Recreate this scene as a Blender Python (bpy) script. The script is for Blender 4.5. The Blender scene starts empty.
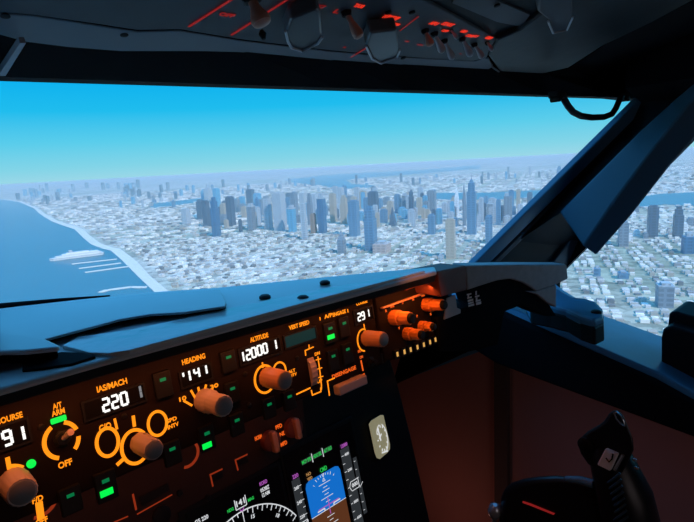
import bpy, bmesh, math, random
from mathutils import Vector, Matrix
from math import sin, cos, tan, atan, radians, pi, sqrt, floor
random.seed(7)
S = bpy.context.scene
COL = S.collection

# ------------------------------------------------------------------ camera
FPX, CX, CY = 530.0, 347.0, 261.0            # focal length and centre, in the 694x522 frame
EYE = Vector((0, 0, 1.2))                    # the photographer's eye above the cockpit floor (origin below it)
H0, HS = 184.0, (151.5 - 184.0) / 600.0      # the horizon line in the frame
n_ = Vector((0 - CX, H0 - CY, FPX)).cross(Vector((600 - CX, H0 + 600 * HS - CY, FPX))).normalized()
if n_.y > 0: n_ = -n_
Xc = Vector((920 - CX, H0 + HS * 920 - CY, FPX)).normalized()   # the cockpit's sideways axis
Zc = n_
Yc = Zc.cross(Xc)
R = Matrix((Xc, Yc, Zc))                     # camera vector (right, down, forward) -> world
cam = bpy.data.cameras.new('camera'); co = bpy.data.objects.new('camera', cam); COL.objects.link(co)
right, down, fwd = R @ Vector((1, 0, 0)), R @ Vector((0, 1, 0)), R @ Vector((0, 0, 1))
co.matrix_world = Matrix.Translation(EYE) @ Matrix((right, -down, -fwd)).transposed().to_4x4()
cam.sensor_fit = 'HORIZONTAL'; cam.sensor_width = 36; cam.lens = FPX / 694 * 36
cam.clip_start = .02; cam.clip_end = 300000
S.camera = co

# ------------------------------------------------------------------ world, sun, exposure
S.view_settings.view_transform = 'Standard'; S.view_settings.look = 'None'
S.view_settings.exposure = 0; S.view_settings.gamma = 1
S.cycles.use_denoising = True
S.cycles.max_bounces = 6; S.cycles.diffuse_bounces = 3; S.cycles.glossy_bounces = 3
S.cycles.transparent_max_bounces = 8; S.cycles.volume_bounces = 0
S.cycles.sample_clamp_indirect = 4
W = bpy.data.worlds.new('sky'); S.world = W; W.use_nodes = True
nt = W.node_tree; nt.nodes.clear()
tc = nt.nodes.new('ShaderNodeTexCoord'); sx = nt.nodes.new('ShaderNodeSeparateXYZ')
cr = nt.nodes.new('ShaderNodeValToRGB'); bg = nt.nodes.new('ShaderNodeBackground'); wo = nt.nodes.new('ShaderNodeOutputWorld')
nt.links.new(tc.outputs['Generated'], sx.inputs[0]); nt.links.new(sx.outputs['Z'], cr.inputs[0])
nt.links.new(cr.outputs[0], bg.inputs[0]); nt.links.new(bg.outputs[0], wo.inputs[0])
e = cr.color_ramp.elements
e[0].position = 0.0; e[0].color = (.34, .70, .82, 1)
e[1].position = 1.0; e[1].color = (.15, .66, 1.5, 1)
for p_, c_ in ((.02, (.24, .68, .82)), (.06, (.11, .63, .85)), (.11, (.015, .52, .87)), (.17, (.001, .44, .88)), (.35, (.15, .74, 1.6))):
    q = e.new(p_); q.color = (*c_, 1)
bg.inputs[1].default_value = 1.0
sl = bpy.data.lights.new('sun', 'SUN'); so = bpy.data.objects.new('sun', sl); COL.objects.link(so)
sl.energy = 3.4; sl.angle = radians(3); sl.color = (1, .93, .82)
so.rotation_euler = (radians(50), 0, radians(-8)); so.location = (0, -2, 6)   # from behind the aircraft, over the roof

# ------------------------------------------------------------------ helpers
def ray(px, py): return (R @ Vector((px - CX, py - CY, FPX))).normalized()
def hit(px, py, P, N):
    r = ray(px, py); return EYE + r * ((Vector(P) - EYE).dot(N) / r.dot(N))
def atX(px, py, x): return hit(px, py, (x, 0, 0), Vector((1, 0, 0)))
def atY(px, py, y): return hit(px, py, (0, y, 0), Vector((0, 1, 0)))
def atZ(px, py, z): return hit(px, py, (0, 0, z), Vector((0, 0, 1)))

def clear_nodes(m): m.use_nodes = True; m.node_tree.nodes.clear(); return m.node_tree
def mat(name, col, rough=.5, spec=.5, metal=0., noise=0., nscale=40., bump=0., emit=None, es=0.):
    m = bpy.data.materials.new(name); t = clear_nodes(m); N = t.nodes; L = t.links
    o = N.new('ShaderNodeOutputMaterial'); b = N.new('ShaderNodeBsdfPrincipled'); L.new(b.outputs[0], o.inputs[0])
    b.inputs['Base Color'].default_value = (*col, 1); b.inputs['Roughness'].default_value = rough
    b.inputs['Metallic'].default_value = metal; b.inputs['Specular IOR Level'].default_value = spec
    if noise or bump:
        tx = N.new('ShaderNodeTexCoord'); nz = N.new('ShaderNodeTexNoise'); nz.inputs['Scale'].default_value = nscale
        nz.inputs['Detail'].default_value = 5; L.new(tx.outputs['Object'], nz.inputs['Vector'])
        if noise:
            mx = N.new('ShaderNodeMix'); mx.data_type = 'RGBA'
            mx.inputs[6].default_value = (*[c * (1 - noise) for c in col], 1); mx.inputs[7].default_value = (*[min(1, c * (1 + noise)) for c in col], 1)
            L.new(nz.outputs['Fac'], mx.inputs[0]); L.new(mx.outputs[2], b.inputs['Base Color'])
        if bump:
            bp = N.new('ShaderNodeBump'); bp.inputs['Strength'].default_value = bump; bp.inputs['Distance'].default_value = .001
            L.new(nz.outputs['Fac'], bp.inputs['Height']); L.new(bp.outputs[0], b.inputs['Normal'])
    if emit:
        b.inputs['Emission Color'].default_value = (*emit, 1); b.inputs['Emission Strength'].default_value = es
    return m
def glow(name, col, s=1.): return mat(name, (.01, .01, .01), .6, .1, emit=col, es=s)

M = {}
M['black'] = mat('black_plastic', (.007, .008, .010), .55, .22, noise=.3, nscale=60)
M['lip'] = mat('lip_rubber', (.016, .018, .022), .7, .2)
M['black_matte'] = mat('black_lining', (.005, .006, .008), .85, .1, noise=.3, nscale=25)
M['shield'] = mat('glareshield_skin', (.70, .70, .70), .30, .8, noise=.10, nscale=9, bump=.25)
M['shield_shiny'] = mat('glareshield_glossy_skin', (.75, .75, .74), .14, .9, noise=.15, nscale=14, bump=1.)
for n in M['shield_shiny'].node_tree.nodes:
    if n.type == 'BUMP': n.inputs['Distance'].default_value = .004
M['post'] = mat('post_lit_blue', (.028, .06, .09), .45, .3, noise=.1, nscale=12)  # blue of the window light put into the base colour
M['post_light'] = mat('post_edge_lit_blue', (.09, .24, .36), .4, .4, noise=.1, nscale=12)  # paler blue standing in for window light on the flange
M['visor'] = mat('visor_lit_blue', (.035, .095, .15), .5, .3, noise=.08, nscale=8)  # window light's blue mixed into the visor colour
M['ledge'] = mat('ledge_lit_blue', (.09, .26, .40), .42, .3, noise=.15, nscale=14)  # blue window light on the ledge put into its colour
M['grey_trim'] = mat('grey_trim_paint', (.42, .43, .45), .55, .3, noise=.22, nscale=90, bump=.3)
M['grey_plate'] = mat('grey_plate_paint', (.6, .62, .64), .5, .4, noise=.1, nscale=40)
M['brown_face'] = mat('brown_panel_face', (.014, .010, .010), .75, .08, noise=.2, nscale=50, bump=.15)
M['brown_box'] = mat('brown_painted_metal', (.18, .05, .035), .55, .3, noise=.1, nscale=30)
M['lower_face'] = mat('lower_panel_paint', (.030, .019, .016), .6, .2, noise=.2, nscale=50, bump=.15)
M['wall'] = mat('sidewall_lining', (.62, .29, .25), .8, .1, noise=.08, nscale=5, bump=.2)
M['wall_dark'] = mat('sidewall_strip', (.15, .10, .095), .7, .3)
M['knob'] = mat('knob_plastic', (.52, .40, .38), .42, .4)
M['knob_face'] = mat('knob_end_face', (.22, .21, .22), .5, .4)
M['knob_efis'] = mat('knob_lit_amber', (.80, .27, .06), .35, .4)  # amber lamp light worked into the base colour
M['knob_orange'] = mat('knob_lit_orange', (.58, .27, .15), .35, .5)  # orange lamp light worked into the base colour
M['overhead'] = mat('overhead_panel_paint', (.078, .09, .105), .5, .4, noise=.12, nscale=40)
M['rim'] = mat('overhead_frame_paint', (.21, .235, .26), .5, .4, noise=.1, nscale=12)
M['paddle'] = mat('paddle_plastic', (.10, .11, .12), .3, .6)
M['paddle_edge'] = mat('paddle_clear_edge', (.55, .6, .65), .3, .7)
M['toggle'] = mat('toggle_metal', (.42, .42, .43), .35, .6)
M['chrome'] = mat('worn_chrome', (.6, .68, .75), .25, .8, metal=.6)
M['white_mark'] = mat('white_stencil', (.9, .9, .9), .6, .3)
M['lcd'] = mat('lcd_glass', (.003, .003, .003), .6, .1)
M['lcd_green'] = mat('blank_lcd_glass', (.004, .03, .04), .5, .1, emit=(.006, .05, .06), es=.35)  # faint teal glow added to the blank window
M['screen'] = mat('display_glass', (.006, .008, .010), .2, .5)
M['yoke'] = mat('yoke_plastic', (.010, .011, .013), .35, .5, noise=.2, nscale=60)
M['fabric'] = mat('liner_fabric', (.007, .009, .013), .5, .5, noise=.3, nscale=30, bump=.8)
M['clock_face'] = mat('clock_glow_face', (.45, .42, .28), .5, .4, noise=.15, nscale=120, emit=(.40, .37, .22), es=.5)  # glow added to the dial in place of light falling on it
M['floor'] = mat('floor_carpet', (.03, .03, .033), .9, .1, noise=.2, nscale=80)
M['amber'] = glow('amber_legend_light', (1.0, .26, .008), 1.3)
M['amber_red'] = glow('deep_amber_legend_light', (1.0, .13, .012), .9)
M['amber_dim'] = glow('dim_amber_legend_light', (.6, .06, .016), .40)
M['red'] = glow('red_legend_light', (1.0, .045, .02), .75)
M['red_dim'] = glow('dim_red_reflection_glow', (.42, .02, .02), .5)
M['green'] = glow('green_lamp_light', (.0, .95, .08), 1.0)
M['green_dim'] = glow('dim_green_lamp_light', (.0, .26, .08), .6)
M['lcd_white'] = glow('white_digit_light', (1, .98, .93), 1.2)
M['lcd_dimwhite'] = glow('dim_digit_light', (.35, .36, .38), .6)
M['s_white'] = glow('display_white_light', (.8, .82, .85), .85)
M['s_green'] = glow('display_green_light', (.02, .55, .08), .9)
M['s_mag'] = glow('display_magenta_light', (.45, .10, .50), .9)
M['s_sky'] = glow('display_sky_light', (.006, .15, .58), 1.0)
M['s_earth'] = glow('display_earth_light', (.10, .032, .012), 1.0)
M['s_tape'] = glow('display_tape_light', (.026, .03, .034), 1.0)
M['s_amber'] = glow('display_amber_light', (.6, .3, .1), .8)
M['s_yellow'] = glow('yellow_lamp_light', (.8, .42, .10), .9)
g = bpy.data.materials.new('window_glass'); t = clear_nodes(g)
tr = t.nodes.new('ShaderNodeBsdfTransparent'); tr.inputs[0].default_value = (.97, .985, .99, 1)
o_ = t.nodes.new('ShaderNodeOutputMaterial'); t.links.new(tr.outputs[0], o_.inputs[0]); M['glass'] = g

class MB:
    def __init__(s): s.b = bmesh.new()
    def poly(s, pts):
        try: return s.b.faces.new([s.b.verts.new(p) for p in pts])
        except Exception: return None
    def box(s, c, sz, rot=None):
        c = Vector(c); h = Vector(sz) / 2; v = []
        for z in (-1, 1):
            for y in (-1, 1):
                for x in (-1, 1):
                    p = Vector((x * h.x, y * h.y, z * h.z))
                    v.append(s.b.verts.new(c + (rot @ p if rot else p)))
        for f in ((0, 2, 3, 1), (4, 5, 7, 6), (0, 1, 5, 4), (2, 6, 7, 3), (0, 4, 6, 2), (1, 3, 7, 5)):
            s.b.faces.new([v[i] for i in f])
        return s
    def prism(s, pts, ex):
        """a closed solid: polygon pts pushed along ex (a vector, or a second polygon)"""
        a = [s.b.verts.new(Vector(p)) for p in pts]
        q = [Vector(p) + Vector(ex) for p in pts] if len(ex) != len(pts) or not hasattr(ex[0], '__len__') else [Vector(p) for p in ex]
        b = [s.b.verts.new(p) for p in q]
        s.b.faces.new(a); s.b.faces.new(b[::-1]); n = len(a)
        for i in range(n): s.b.faces.new([a[i], b[i], b[(i + 1) % n], a[(i + 1) % n]])
        return s
    def lathe(s, o, d, prof, n=28, flute=0, fd=0.):
        """prof = [(distance along d, radius)]"""
        o = Vector(o); d = Vector(d).normalized(); a = d.orthogonal().normalized(); b = d.cross(a); rings = []
        for h, r in prof:
            rr = []
            for i in range(n):
                t = 2 * pi * i / n; q = r * (1 + (fd * cos(flute * t) if flute else 0))
                rr.append(s.b.verts.new(o + d * h + (a * cos(t) + b * sin(t)) * q))
            rings.append(rr)
        for A, B in zip(rings, rings[1:]):
            for i in range(n): s.b.faces.new([A[i], A[(i + 1) % n], B[(i + 1) % n], B[i]])
        s.b.faces.new(rings[0][::-1]); s.b.faces.new(rings[-1])
        return s
    def tube(s, pts, r, n=10, up=None, flat=1.):
        """round (or flattened) bar along pts; r a number or one per point"""
        pts = [Vector(p) for p in pts]; rs = r if hasattr(r, '__len__') else [r] * len(pts); rings = []
        ref = Vector(up) if up else None
        for i, p in enumerate(pts):
            d = (pts[min(i + 1, len(pts) - 1)] - pts[max(i - 1, 0)]).normalized()
            if ref is None: ref = d.orthogonal()
            a = (ref - d * ref.dot(d)).normalized(); b = d.cross(a)
            rings.append([s.b.verts.new(p + (a * cos(2 * pi * k / n) * flat + b * sin(2 * pi * k / n)) * rs[i]) for k in range(n)])
        for A, B in zip(rings, rings[1:]):
            for i in range(n): s.b.faces.new([A[i], A[(i + 1) % n], B[(i + 1) % n], B[i]])
        s.b.faces.new(rings[0][::-1]); s.b.faces.new(rings[-1])
        return s
    def ring(s, F, c, r, w, a0=0, a1=360, h=.0006, off=.0004, n=48, sq=1., su=1.):
        """a raised annulus or arc on frame F; c = (u, v), angles clockwise from up"""
        k = max(3, int(n * abs(a1 - a0) / 360)); P = []
        for i in range(k + 1):
            t = radians(a0 + (a1 - a0) * i / k)
            P.append([F.p(c[0] + (q - r * (1 - su)) * sin(t), c[1] + q * cos(t) * sq, hh) for q in (r - w, r) for hh in (off, off + h)])
        V = [[s.b.verts.new(x) for x in q] for q in P]
        full = abs(a1 - a0) >= 360
        for A, B in zip(V, V[1:]):
            s.b.faces.new([A[1], A[3], B[3], B[1]]); s.b.faces.new([A[3], A[2], B[2], B[3]]); s.b.faces.new([A[0], A[1], B[1], B[0]])
        return s
    def build(s, name, m, parent=None, bevel=0., smooth=False, root=None, seg=2):
        bmesh.ops.recalc_face_normals(s.b, faces=s.b.faces)
        me = bpy.data.meshes.new(name); s.b.to_mesh(me); s.b.free(); me.materials.append(m)
        o = bpy.data.objects.new(name, me); COL.objects.link(o)
        if smooth:
            for p in me.polygons: p.use_smooth = True
            try: me.set_sharp_from_angle(angle=radians(40))
            except Exception: pass
        if parent:
            o.parent = parent
            if parent.type == 'EMPTY': o.matrix_parent_inverse = Matrix.Translation(-parent.location)
        if bevel:
            b = o.modifiers.new('bevel', 'BEVEL'); b.width = bevel; b.segments = seg; b.limit_method = 'ANGLE'
        return o

def tag(o, label=None, cat=None, group=None, kind=None):
    if label: o['label'] = label
    if cat: o['category'] = cat
    if group: o['group'] = group
    if kind: o['kind'] = kind
    return o
def thing(name, loc, label, cat, group=None):
    o = bpy.data.objects.new(name, None); COL.objects.link(o); o.location = loc; o.empty_display_size = .05
    return tag(o, label, cat, group)
def struct(o): o['kind'] = 'structure'; return o

class Frame:
    def __init__(s, O, U, V):
        s.O = Vector(O); s.U = Vector(U).normalized(); s.V = Vector(V).normalized(); s.N = s.U.cross(s.V)   # N out of the face towards the crew
        if s.N.dot(EYE - s.O) < 0: s.N = -s.N
        s.rot = Matrix((s.U, s.V, s.N)).transposed()
    def p(s, u, v, w=0.): return s.O + s.U * u + s.V * v + s.N * w
    def uv(s, px, py):
        q = hit(px, py, s.O, s.N) - s.O; return q.dot(s.U), q.dot(s.V)
    def at(s, px, py, w=0.):
        u, v = s.uv(px, py); return s.p(u, v, w)

def text_mesh(txt, size, bold=.0):
    c = bpy.data.curves.new('t', 'FONT'); c.body = txt; c.size = 1; c.align_x = 'CENTER'; c.align_y = 'CENTER'; c.offset = bold; c.extrude = .02; c.resolution_u = 3
    o = bpy.data.objects.new('t', c); me = bpy.data.meshes.new_from_object(o)
    P = [tuple(v.co) for v in me.vertices]; F_ = [tuple(p.vertices) for p in me.polygons]
    bpy.data.objects.remove(o); bpy.data.curves.remove(c); bpy.data.meshes.remove(me)
    xs = [p[0] for p in P]; ys = [p[1] for p in P]; cx = (min(xs) + max(xs)) / 2; cy = (min(ys) + max(ys)) / 2; hh = max(ys) - min(ys)
    return [((p[0] - cx) / hh * size, (p[1] - cy) / hh * size, p[2] / hh * size) for p in P], F_, (max(xs) - min(xs)) / hh * size
def put_text(mb, F, c, txt, h, width=None, bold=.0, w=.0006, ang=0.):
    """lettering on frame F centred at uv c; h = letter height in metres; width squeezes it"""
    P, F_, tw = text_mesh(txt, h, bold); k = (width / tw) if width else 1.
    ca, sa = cos(radians(ang)), sin(radians(ang)); vs = []
    for x, y, z in P:
        x *= k; vs.append(mb.b.verts.new(F.p(c[0] + x * ca - y * sa, c[1] + x * sa + y * ca, w + z)))
    for f in F_:
        try: mb.b.faces.new([vs[i] for i in f])
        except ValueError: pass
SEG = {'0': 'abcdef', '1': 'bc', '2': 'abged', '3': 'abgcd', '4': 'fgbc', '5': 'afgcd', '6': 'afgedc', '7': 'abc', '8': 'abcdefg', '9': 'abcdfg'}
def digit(mb, F, c, ch, h, w, t, off=.001):
    if ch == '1': c = (c[0] - w / 2, c[1])
    """a seven-segment digit"""
    hw, hh = w / 2, h / 2
    R_ = {'a': (0, hh, 1), 'd': (0, -hh, 1), 'g': (0, 0, 1), 'b': (hw, hh / 2, 0), 'c': (hw, -hh / 2, 0), 'f': (-hw, hh / 2, 0), 'e': (-hw, -hh / 2, 0)}
    for s_ in SEG[ch]:
        x, y, hor = R_[s_]
        dx, dy = (hw * .92, t / 2) if hor else (t / 2, hh * .46)
        mb.box(F.p(c[0] + x, c[1] + y, off), (2 * dx, 2 * dy, .0006), F.rot)
def strip(mb, F, pix, wd, off=.0006, h=.0006):
    """painted line along frame pixels, wd metres wide"""
    P = [Vector((*F.uv(*q), 0)) for q in pix]
    for a, b in zip(P, P[1:]):
        d = (b - a).normalized(); s_ = Vector((-d.y, d.x, 0)) * wd / 2; a2, b2 = a - d * wd / 2, b + d * wd / 2
        mb.prism([F.p(q.x, q.y, off) for q in (a2 - s_, b2 - s_, b2 + s_, a2 + s_)], F.N * h)
    return mb

# ================================================================== THE LAND OUTSIDE
GZ = EYE.z - 450.0
def gnd(px, py): return atZ(px, py, GZ)
def to_px(p):
    q = R.transposed() @ (Vector(p) - EYE)
    return (CX + FPX * q.x / q.z, CY + FPX * q.y / q.z) if q.z > 1e-6 else (-9999, -9999)
def inside(p, poly):
    x, y = p[0], p[1]; c = False; j = len(poly) - 1
    for i in range(len(poly)):
        a, b = poly[i], poly[j]
        if (a[1] > y) != (b[1] > y) and x < (b[0] - a[0]) * (y - a[1]) / (b[1] - a[1]) + a[0]: c = not c
        j = i
    return c
def ground_mat():
    m = bpy.data.materials.new('city_ground'); t = clear_nodes(m); N = t.nodes; L = t.links
    o = N.new('ShaderNodeOutputMaterial'); b = N.new('ShaderNodeBsdfDiffuse'); L.new(b.outputs[0], o.inputs[0])
    tx = N.new('ShaderNodeTexCoord'); mp = N.new('ShaderNodeMapping'); mp.inputs['Rotation'].default_value = (0, 0, .5); L.new(tx.outputs['Object'], mp.inputs[0])
    v = N.new('ShaderNodeTexVoronoi'); v.inputs['Scale'].default_value = 1 / 30; v.distance = 'CHEBYCHEV'; L.new(mp.outputs[0], v.inputs['Vector'])
    c1 = N.new('ShaderNodeValToRGB'); s = N.new('ShaderNodeSeparateColor'); L.new(v.outputs['Color'], s.inputs[0]); L.new(s.outputs[0], c1.inputs[0])
    c1.color_ramp.elements[0].color = (.24, .24, .23, 1); c1.color_ramp.elements[1].color = (.80, .78, .74, 1)
    q = c1.color_ramp.elements.new(.45); q.color = (.52, .52, .50, 1)
    v2 = N.new('ShaderNodeTexVoronoi'); v2.inputs['Scale'].default_value = 1 / 190; L.new(mp.outputs[0], v2.inputs['Vector'])
    c3 = N.new('ShaderNodeValToRGB'); s2 = N.new('ShaderNodeSeparateColor'); L.new(v2.outputs['Color'], s2.inputs[0]); L.new(s2.outputs[1], c3.inputs[0])
    c3.color_ramp.elements[0].color = (.26, .27, .26, 1); c3.color_ramp.elements[1].color = (.75, .76, .76, 1)
    mx0 = N.new('ShaderNodeMix'); mx0.data_type = 'RGBA'; mx0.inputs[0].default_value = .4; L.new(c1.outputs[0], mx0.inputs[6]); L.new(c3.outputs[0], mx0.inputs[7])
    n = N.new('ShaderNodeTexNoise'); n.inputs['Scale'].default_value = 1 / 1500; n.inputs['Detail'].default_value = 6; L.new(mp.outputs[0], n.inputs['Vector'])
    c2 = N.new('ShaderNodeValToRGB'); L.new(n.outputs['Fac'], c2.inputs[0])
    c2.color_ramp.elements[0].position = .36; c2.color_ramp.elements[0].color = (.55, .62, .50, 1); c2.color_ramp.elements[1].position = .62; c2.color_ramp.elements[1].color = (1.0, .97, .90, 1)
    mx = N.new('ShaderNodeMix'); mx.data_type = 'RGBA'; mx.blend_type = 'MULTIPLY'; mx.inputs[0].default_value = 1
    L.new(mx0.outputs[2], mx.inputs[6]); L.new(c2.outputs[0], mx.inputs[7]); L.new(mx.outputs[2], b.inputs[0])
    return m
def water_mat():
    m = mat('sea_water', (.02, .15, .21), .35, .3, noise=.12, nscale=1 / 900.)
    return m
M['ground'] = ground_mat(); M['water'] = water_mat()
M['sand'] = mat('beach_sand', (.66, .64, .58), .9, .1, noise=.1, nscale=1 / 80.)
def roof_mat(name, island):
    m = bpy.data.materials.new(name); t = clear_nodes(m); N = t.nodes; L = t.links
    o = N.new('ShaderNodeOutputMaterial'); b = N.new('ShaderNodeBsdfDiffuse'); L.new(b.outputs[0], o.inputs[0])
    cr = N.new('ShaderNodeValToRGB'); cr.color_ramp.interpolation = 'CONSTANT'
    if island: gi = N.new('ShaderNodeNewGeometry'); L.new(gi.outputs['Random Per Island'], cr.inputs[0])
    else: gi = N.new('ShaderNodeObjectInfo'); L.new(gi.outputs['Random'], cr.inputs[0])
    E_ = cr.color_ramp.elements; E_[0].color = (.70, .68, .63, 1); E_[1].position = .25; E_[1].color = (.50, .49, .47, 1)
    for p_, c_ in ((.42, (.32, .32, .33)), (.55, (.84, .81, .75)), (.68, (.42, .39, .35)), (.80, (.20, .21, .22)), (.9, (.62, .61, .60))):
        q = E_.new(p_); q.color = (*c_, 1)
    L.new(cr.outputs[0], b.inputs[0]); return m
M['roofs'] = roof_mat('low_building_render', True); M['roof_one'] = roof_mat('low_building_wall', False)
def facade(name, col, dark=.72, fl=14., bay=11., rough=.4):
    m = bpy.data.materials.new(name); t = clear_nodes(m); N = t.nodes; L = t.links
    o = N.new('ShaderNodeOutputMaterial'); b = N.new('ShaderNodeBsdfPrincipled'); L.new(b.outputs[0], o.inputs[0]); b.inputs['Roughness'].default_value = rough
    b.inputs['Specular IOR Level'].default_value = .3
    tx = N.new('ShaderNodeTexCoord'); s = N.new('ShaderNodeSeparateXYZ'); L.new(tx.outputs['Object'], s.inputs[0])
    def fr(src, per, thr):
        d = N.new('ShaderNodeMath'); d.operation = 'DIVIDE'; L.new(src, d.inputs[0]); d.inputs[1].default_value = per
        f = N.new('ShaderNodeMath'); f.operation = 'FRACT'; L.new(d.outputs[0], f.inputs[0])
        g_ = N.new('ShaderNodeMath'); g_.operation = 'GREATER_THAN'; L.new(f.outputs[0], g_.inputs[0]); g_.inputs[1].default_value = thr; return g_.outputs[0]
    ad = N.new('ShaderNodeMath'); ad.operation = 'ADD'; L.new(s.outputs['X'], ad.inputs[0]); L.new(s.outputs['Y'], ad.inputs[1])
    a, c = fr(s.outputs['Z'], fl, .4), fr(ad.outputs[0], bay, .3)
    mu = N.new('ShaderNodeMath'); mu.operation = 'MULTIPLY'; L.new(a, mu.inputs[0]); L.new(c, mu.inputs[1])
    mx = N.new('ShaderNodeMix'); mx.data_type = 'RGBA'; L.new(mu.outputs[0], mx.inputs[0]); mx.inputs[6].default_value = (*col, 1); mx.inputs[7].default_value = (*[q * dark for q in col], 1)
    L.new(mx.outputs[2], b.inputs['Base Color']); return m
FC = {'pale': facade('pale_concrete_facade', (.42, .47, .52)), 'grey': facade('grey_facade', (.22, .27, .33)), 'slate': facade('slate_glass_facade', (.10, .145, .21)),
      'blue': facade('blue_glass_facade', (.13, .25, .38)), 'bright': facade('bright_blue_glass_facade', (.14, .38, .55)), 'deep': facade('deep_blue_glass_facade', (.08, .18, .31)),
      'beige': facade('beige_stone_facade', (.42, .37, .31), .85), 'pink': facade('pinkish_stone_facade', (.48, .40, .38)), 'white': facade('white_facade', (.75, .78, .80)),
      'stripe': facade('striped_grey_facade', (.38, .42, .46), .35, 1000., 22.), 'brown': facade('brown_facade', (.32, .24, .2))}

def land():
    mb = MB(); n = 24; rng = 70000.
    ring_ = [mb.b.verts.new((rng * cos(2 * pi * i / n), rng * sin(2 * pi * i / n), GZ)) for i in range(n)]
    mb.b.faces.new(ring_); struct(mb.build('ground', M['ground']))
    def flat(name, pix, dz, m, label=None):
        mb = MB(); P = [gnd(*q) for q in pix]; f = mb.poly([(p.x, p.y, GZ + dz) for p in P]); bmesh.ops.triangulate(mb.b, faces=mb.b.faces)
        return struct(mb.build(name, m))
    flat('sea', SEA, 1.5, M['water'])
    for r_ in RIVERS: flat('river', r_, 2.0, M['water'])
    # the sand strip that follows the coast
    C = [gnd(*q) for q in COAST]; mb = MB(); a = []; b = []
    for i, p in enumerate(C):
        d = (C[min(i + 1, len(C) - 1)] - C[max(i - 1, 0)]).normalized(); s_ = Vector((d.y, -d.x, 0)); w = 38 if i < len(C) - 3 else 30
        a.append((p - s_ * w * .6) + Vector((0, 0, 2.6))); b.append((p + s_ * w) + Vector((0, 0, 2.6)))
    V = [[mb.b.verts.new(q) for q in k] for k in (a, b)]
    for i in range(len(C) - 1): mb.b.faces.new([V[0][i], V[0][i + 1], V[1][i + 1], V[1][i]])
    tag(mb.build('beach_sand', M['sand']), 'pale sand strip running along the coast between sea and city', 'sand', kind='stuff')
COAST = [(0, 199), (12, 200.5), (21, 202), (36, 208), (43, 214), (55, 221), (66, 225), (79, 229), (88, 237), (97, 244), (108, 248), (117, 250), (126, 257), (134, 264), (146, 277), (162, 291), (185, 312)]
SEA = [(-60, 197)] + COAST + [(240, 380), (-300, 420), (-500, 230)]
RIVERS = [[(150, 204), (203, 198), (207, 201.5), (177, 205.5), (150, 208.5)],
          [(284, 180), (321, 175.5), (360, 173), (420, 170), (480, 165), (480, 168.5), (430, 173), (362, 178), (346, 180), (352, 184), (380, 186), (344, 190), (320, 186), (300, 184)],
          [(433, 193), (480, 193), (545, 190), (600, 188), (600, 193), (545, 197), (480, 201), (433, 199)],
          [(628, 199), (660, 194), (720, 191), (740, 203), (694, 206), (665, 204.5), (634, 209)]]
land()
WATER_W = [[(p.x, p.y) for p in (gnd(*q) for q in k)] for k in [SEA] + RIVERS]
def wet(x, y): return any(inside((x, y), k) for k in WATER_W)

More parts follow.
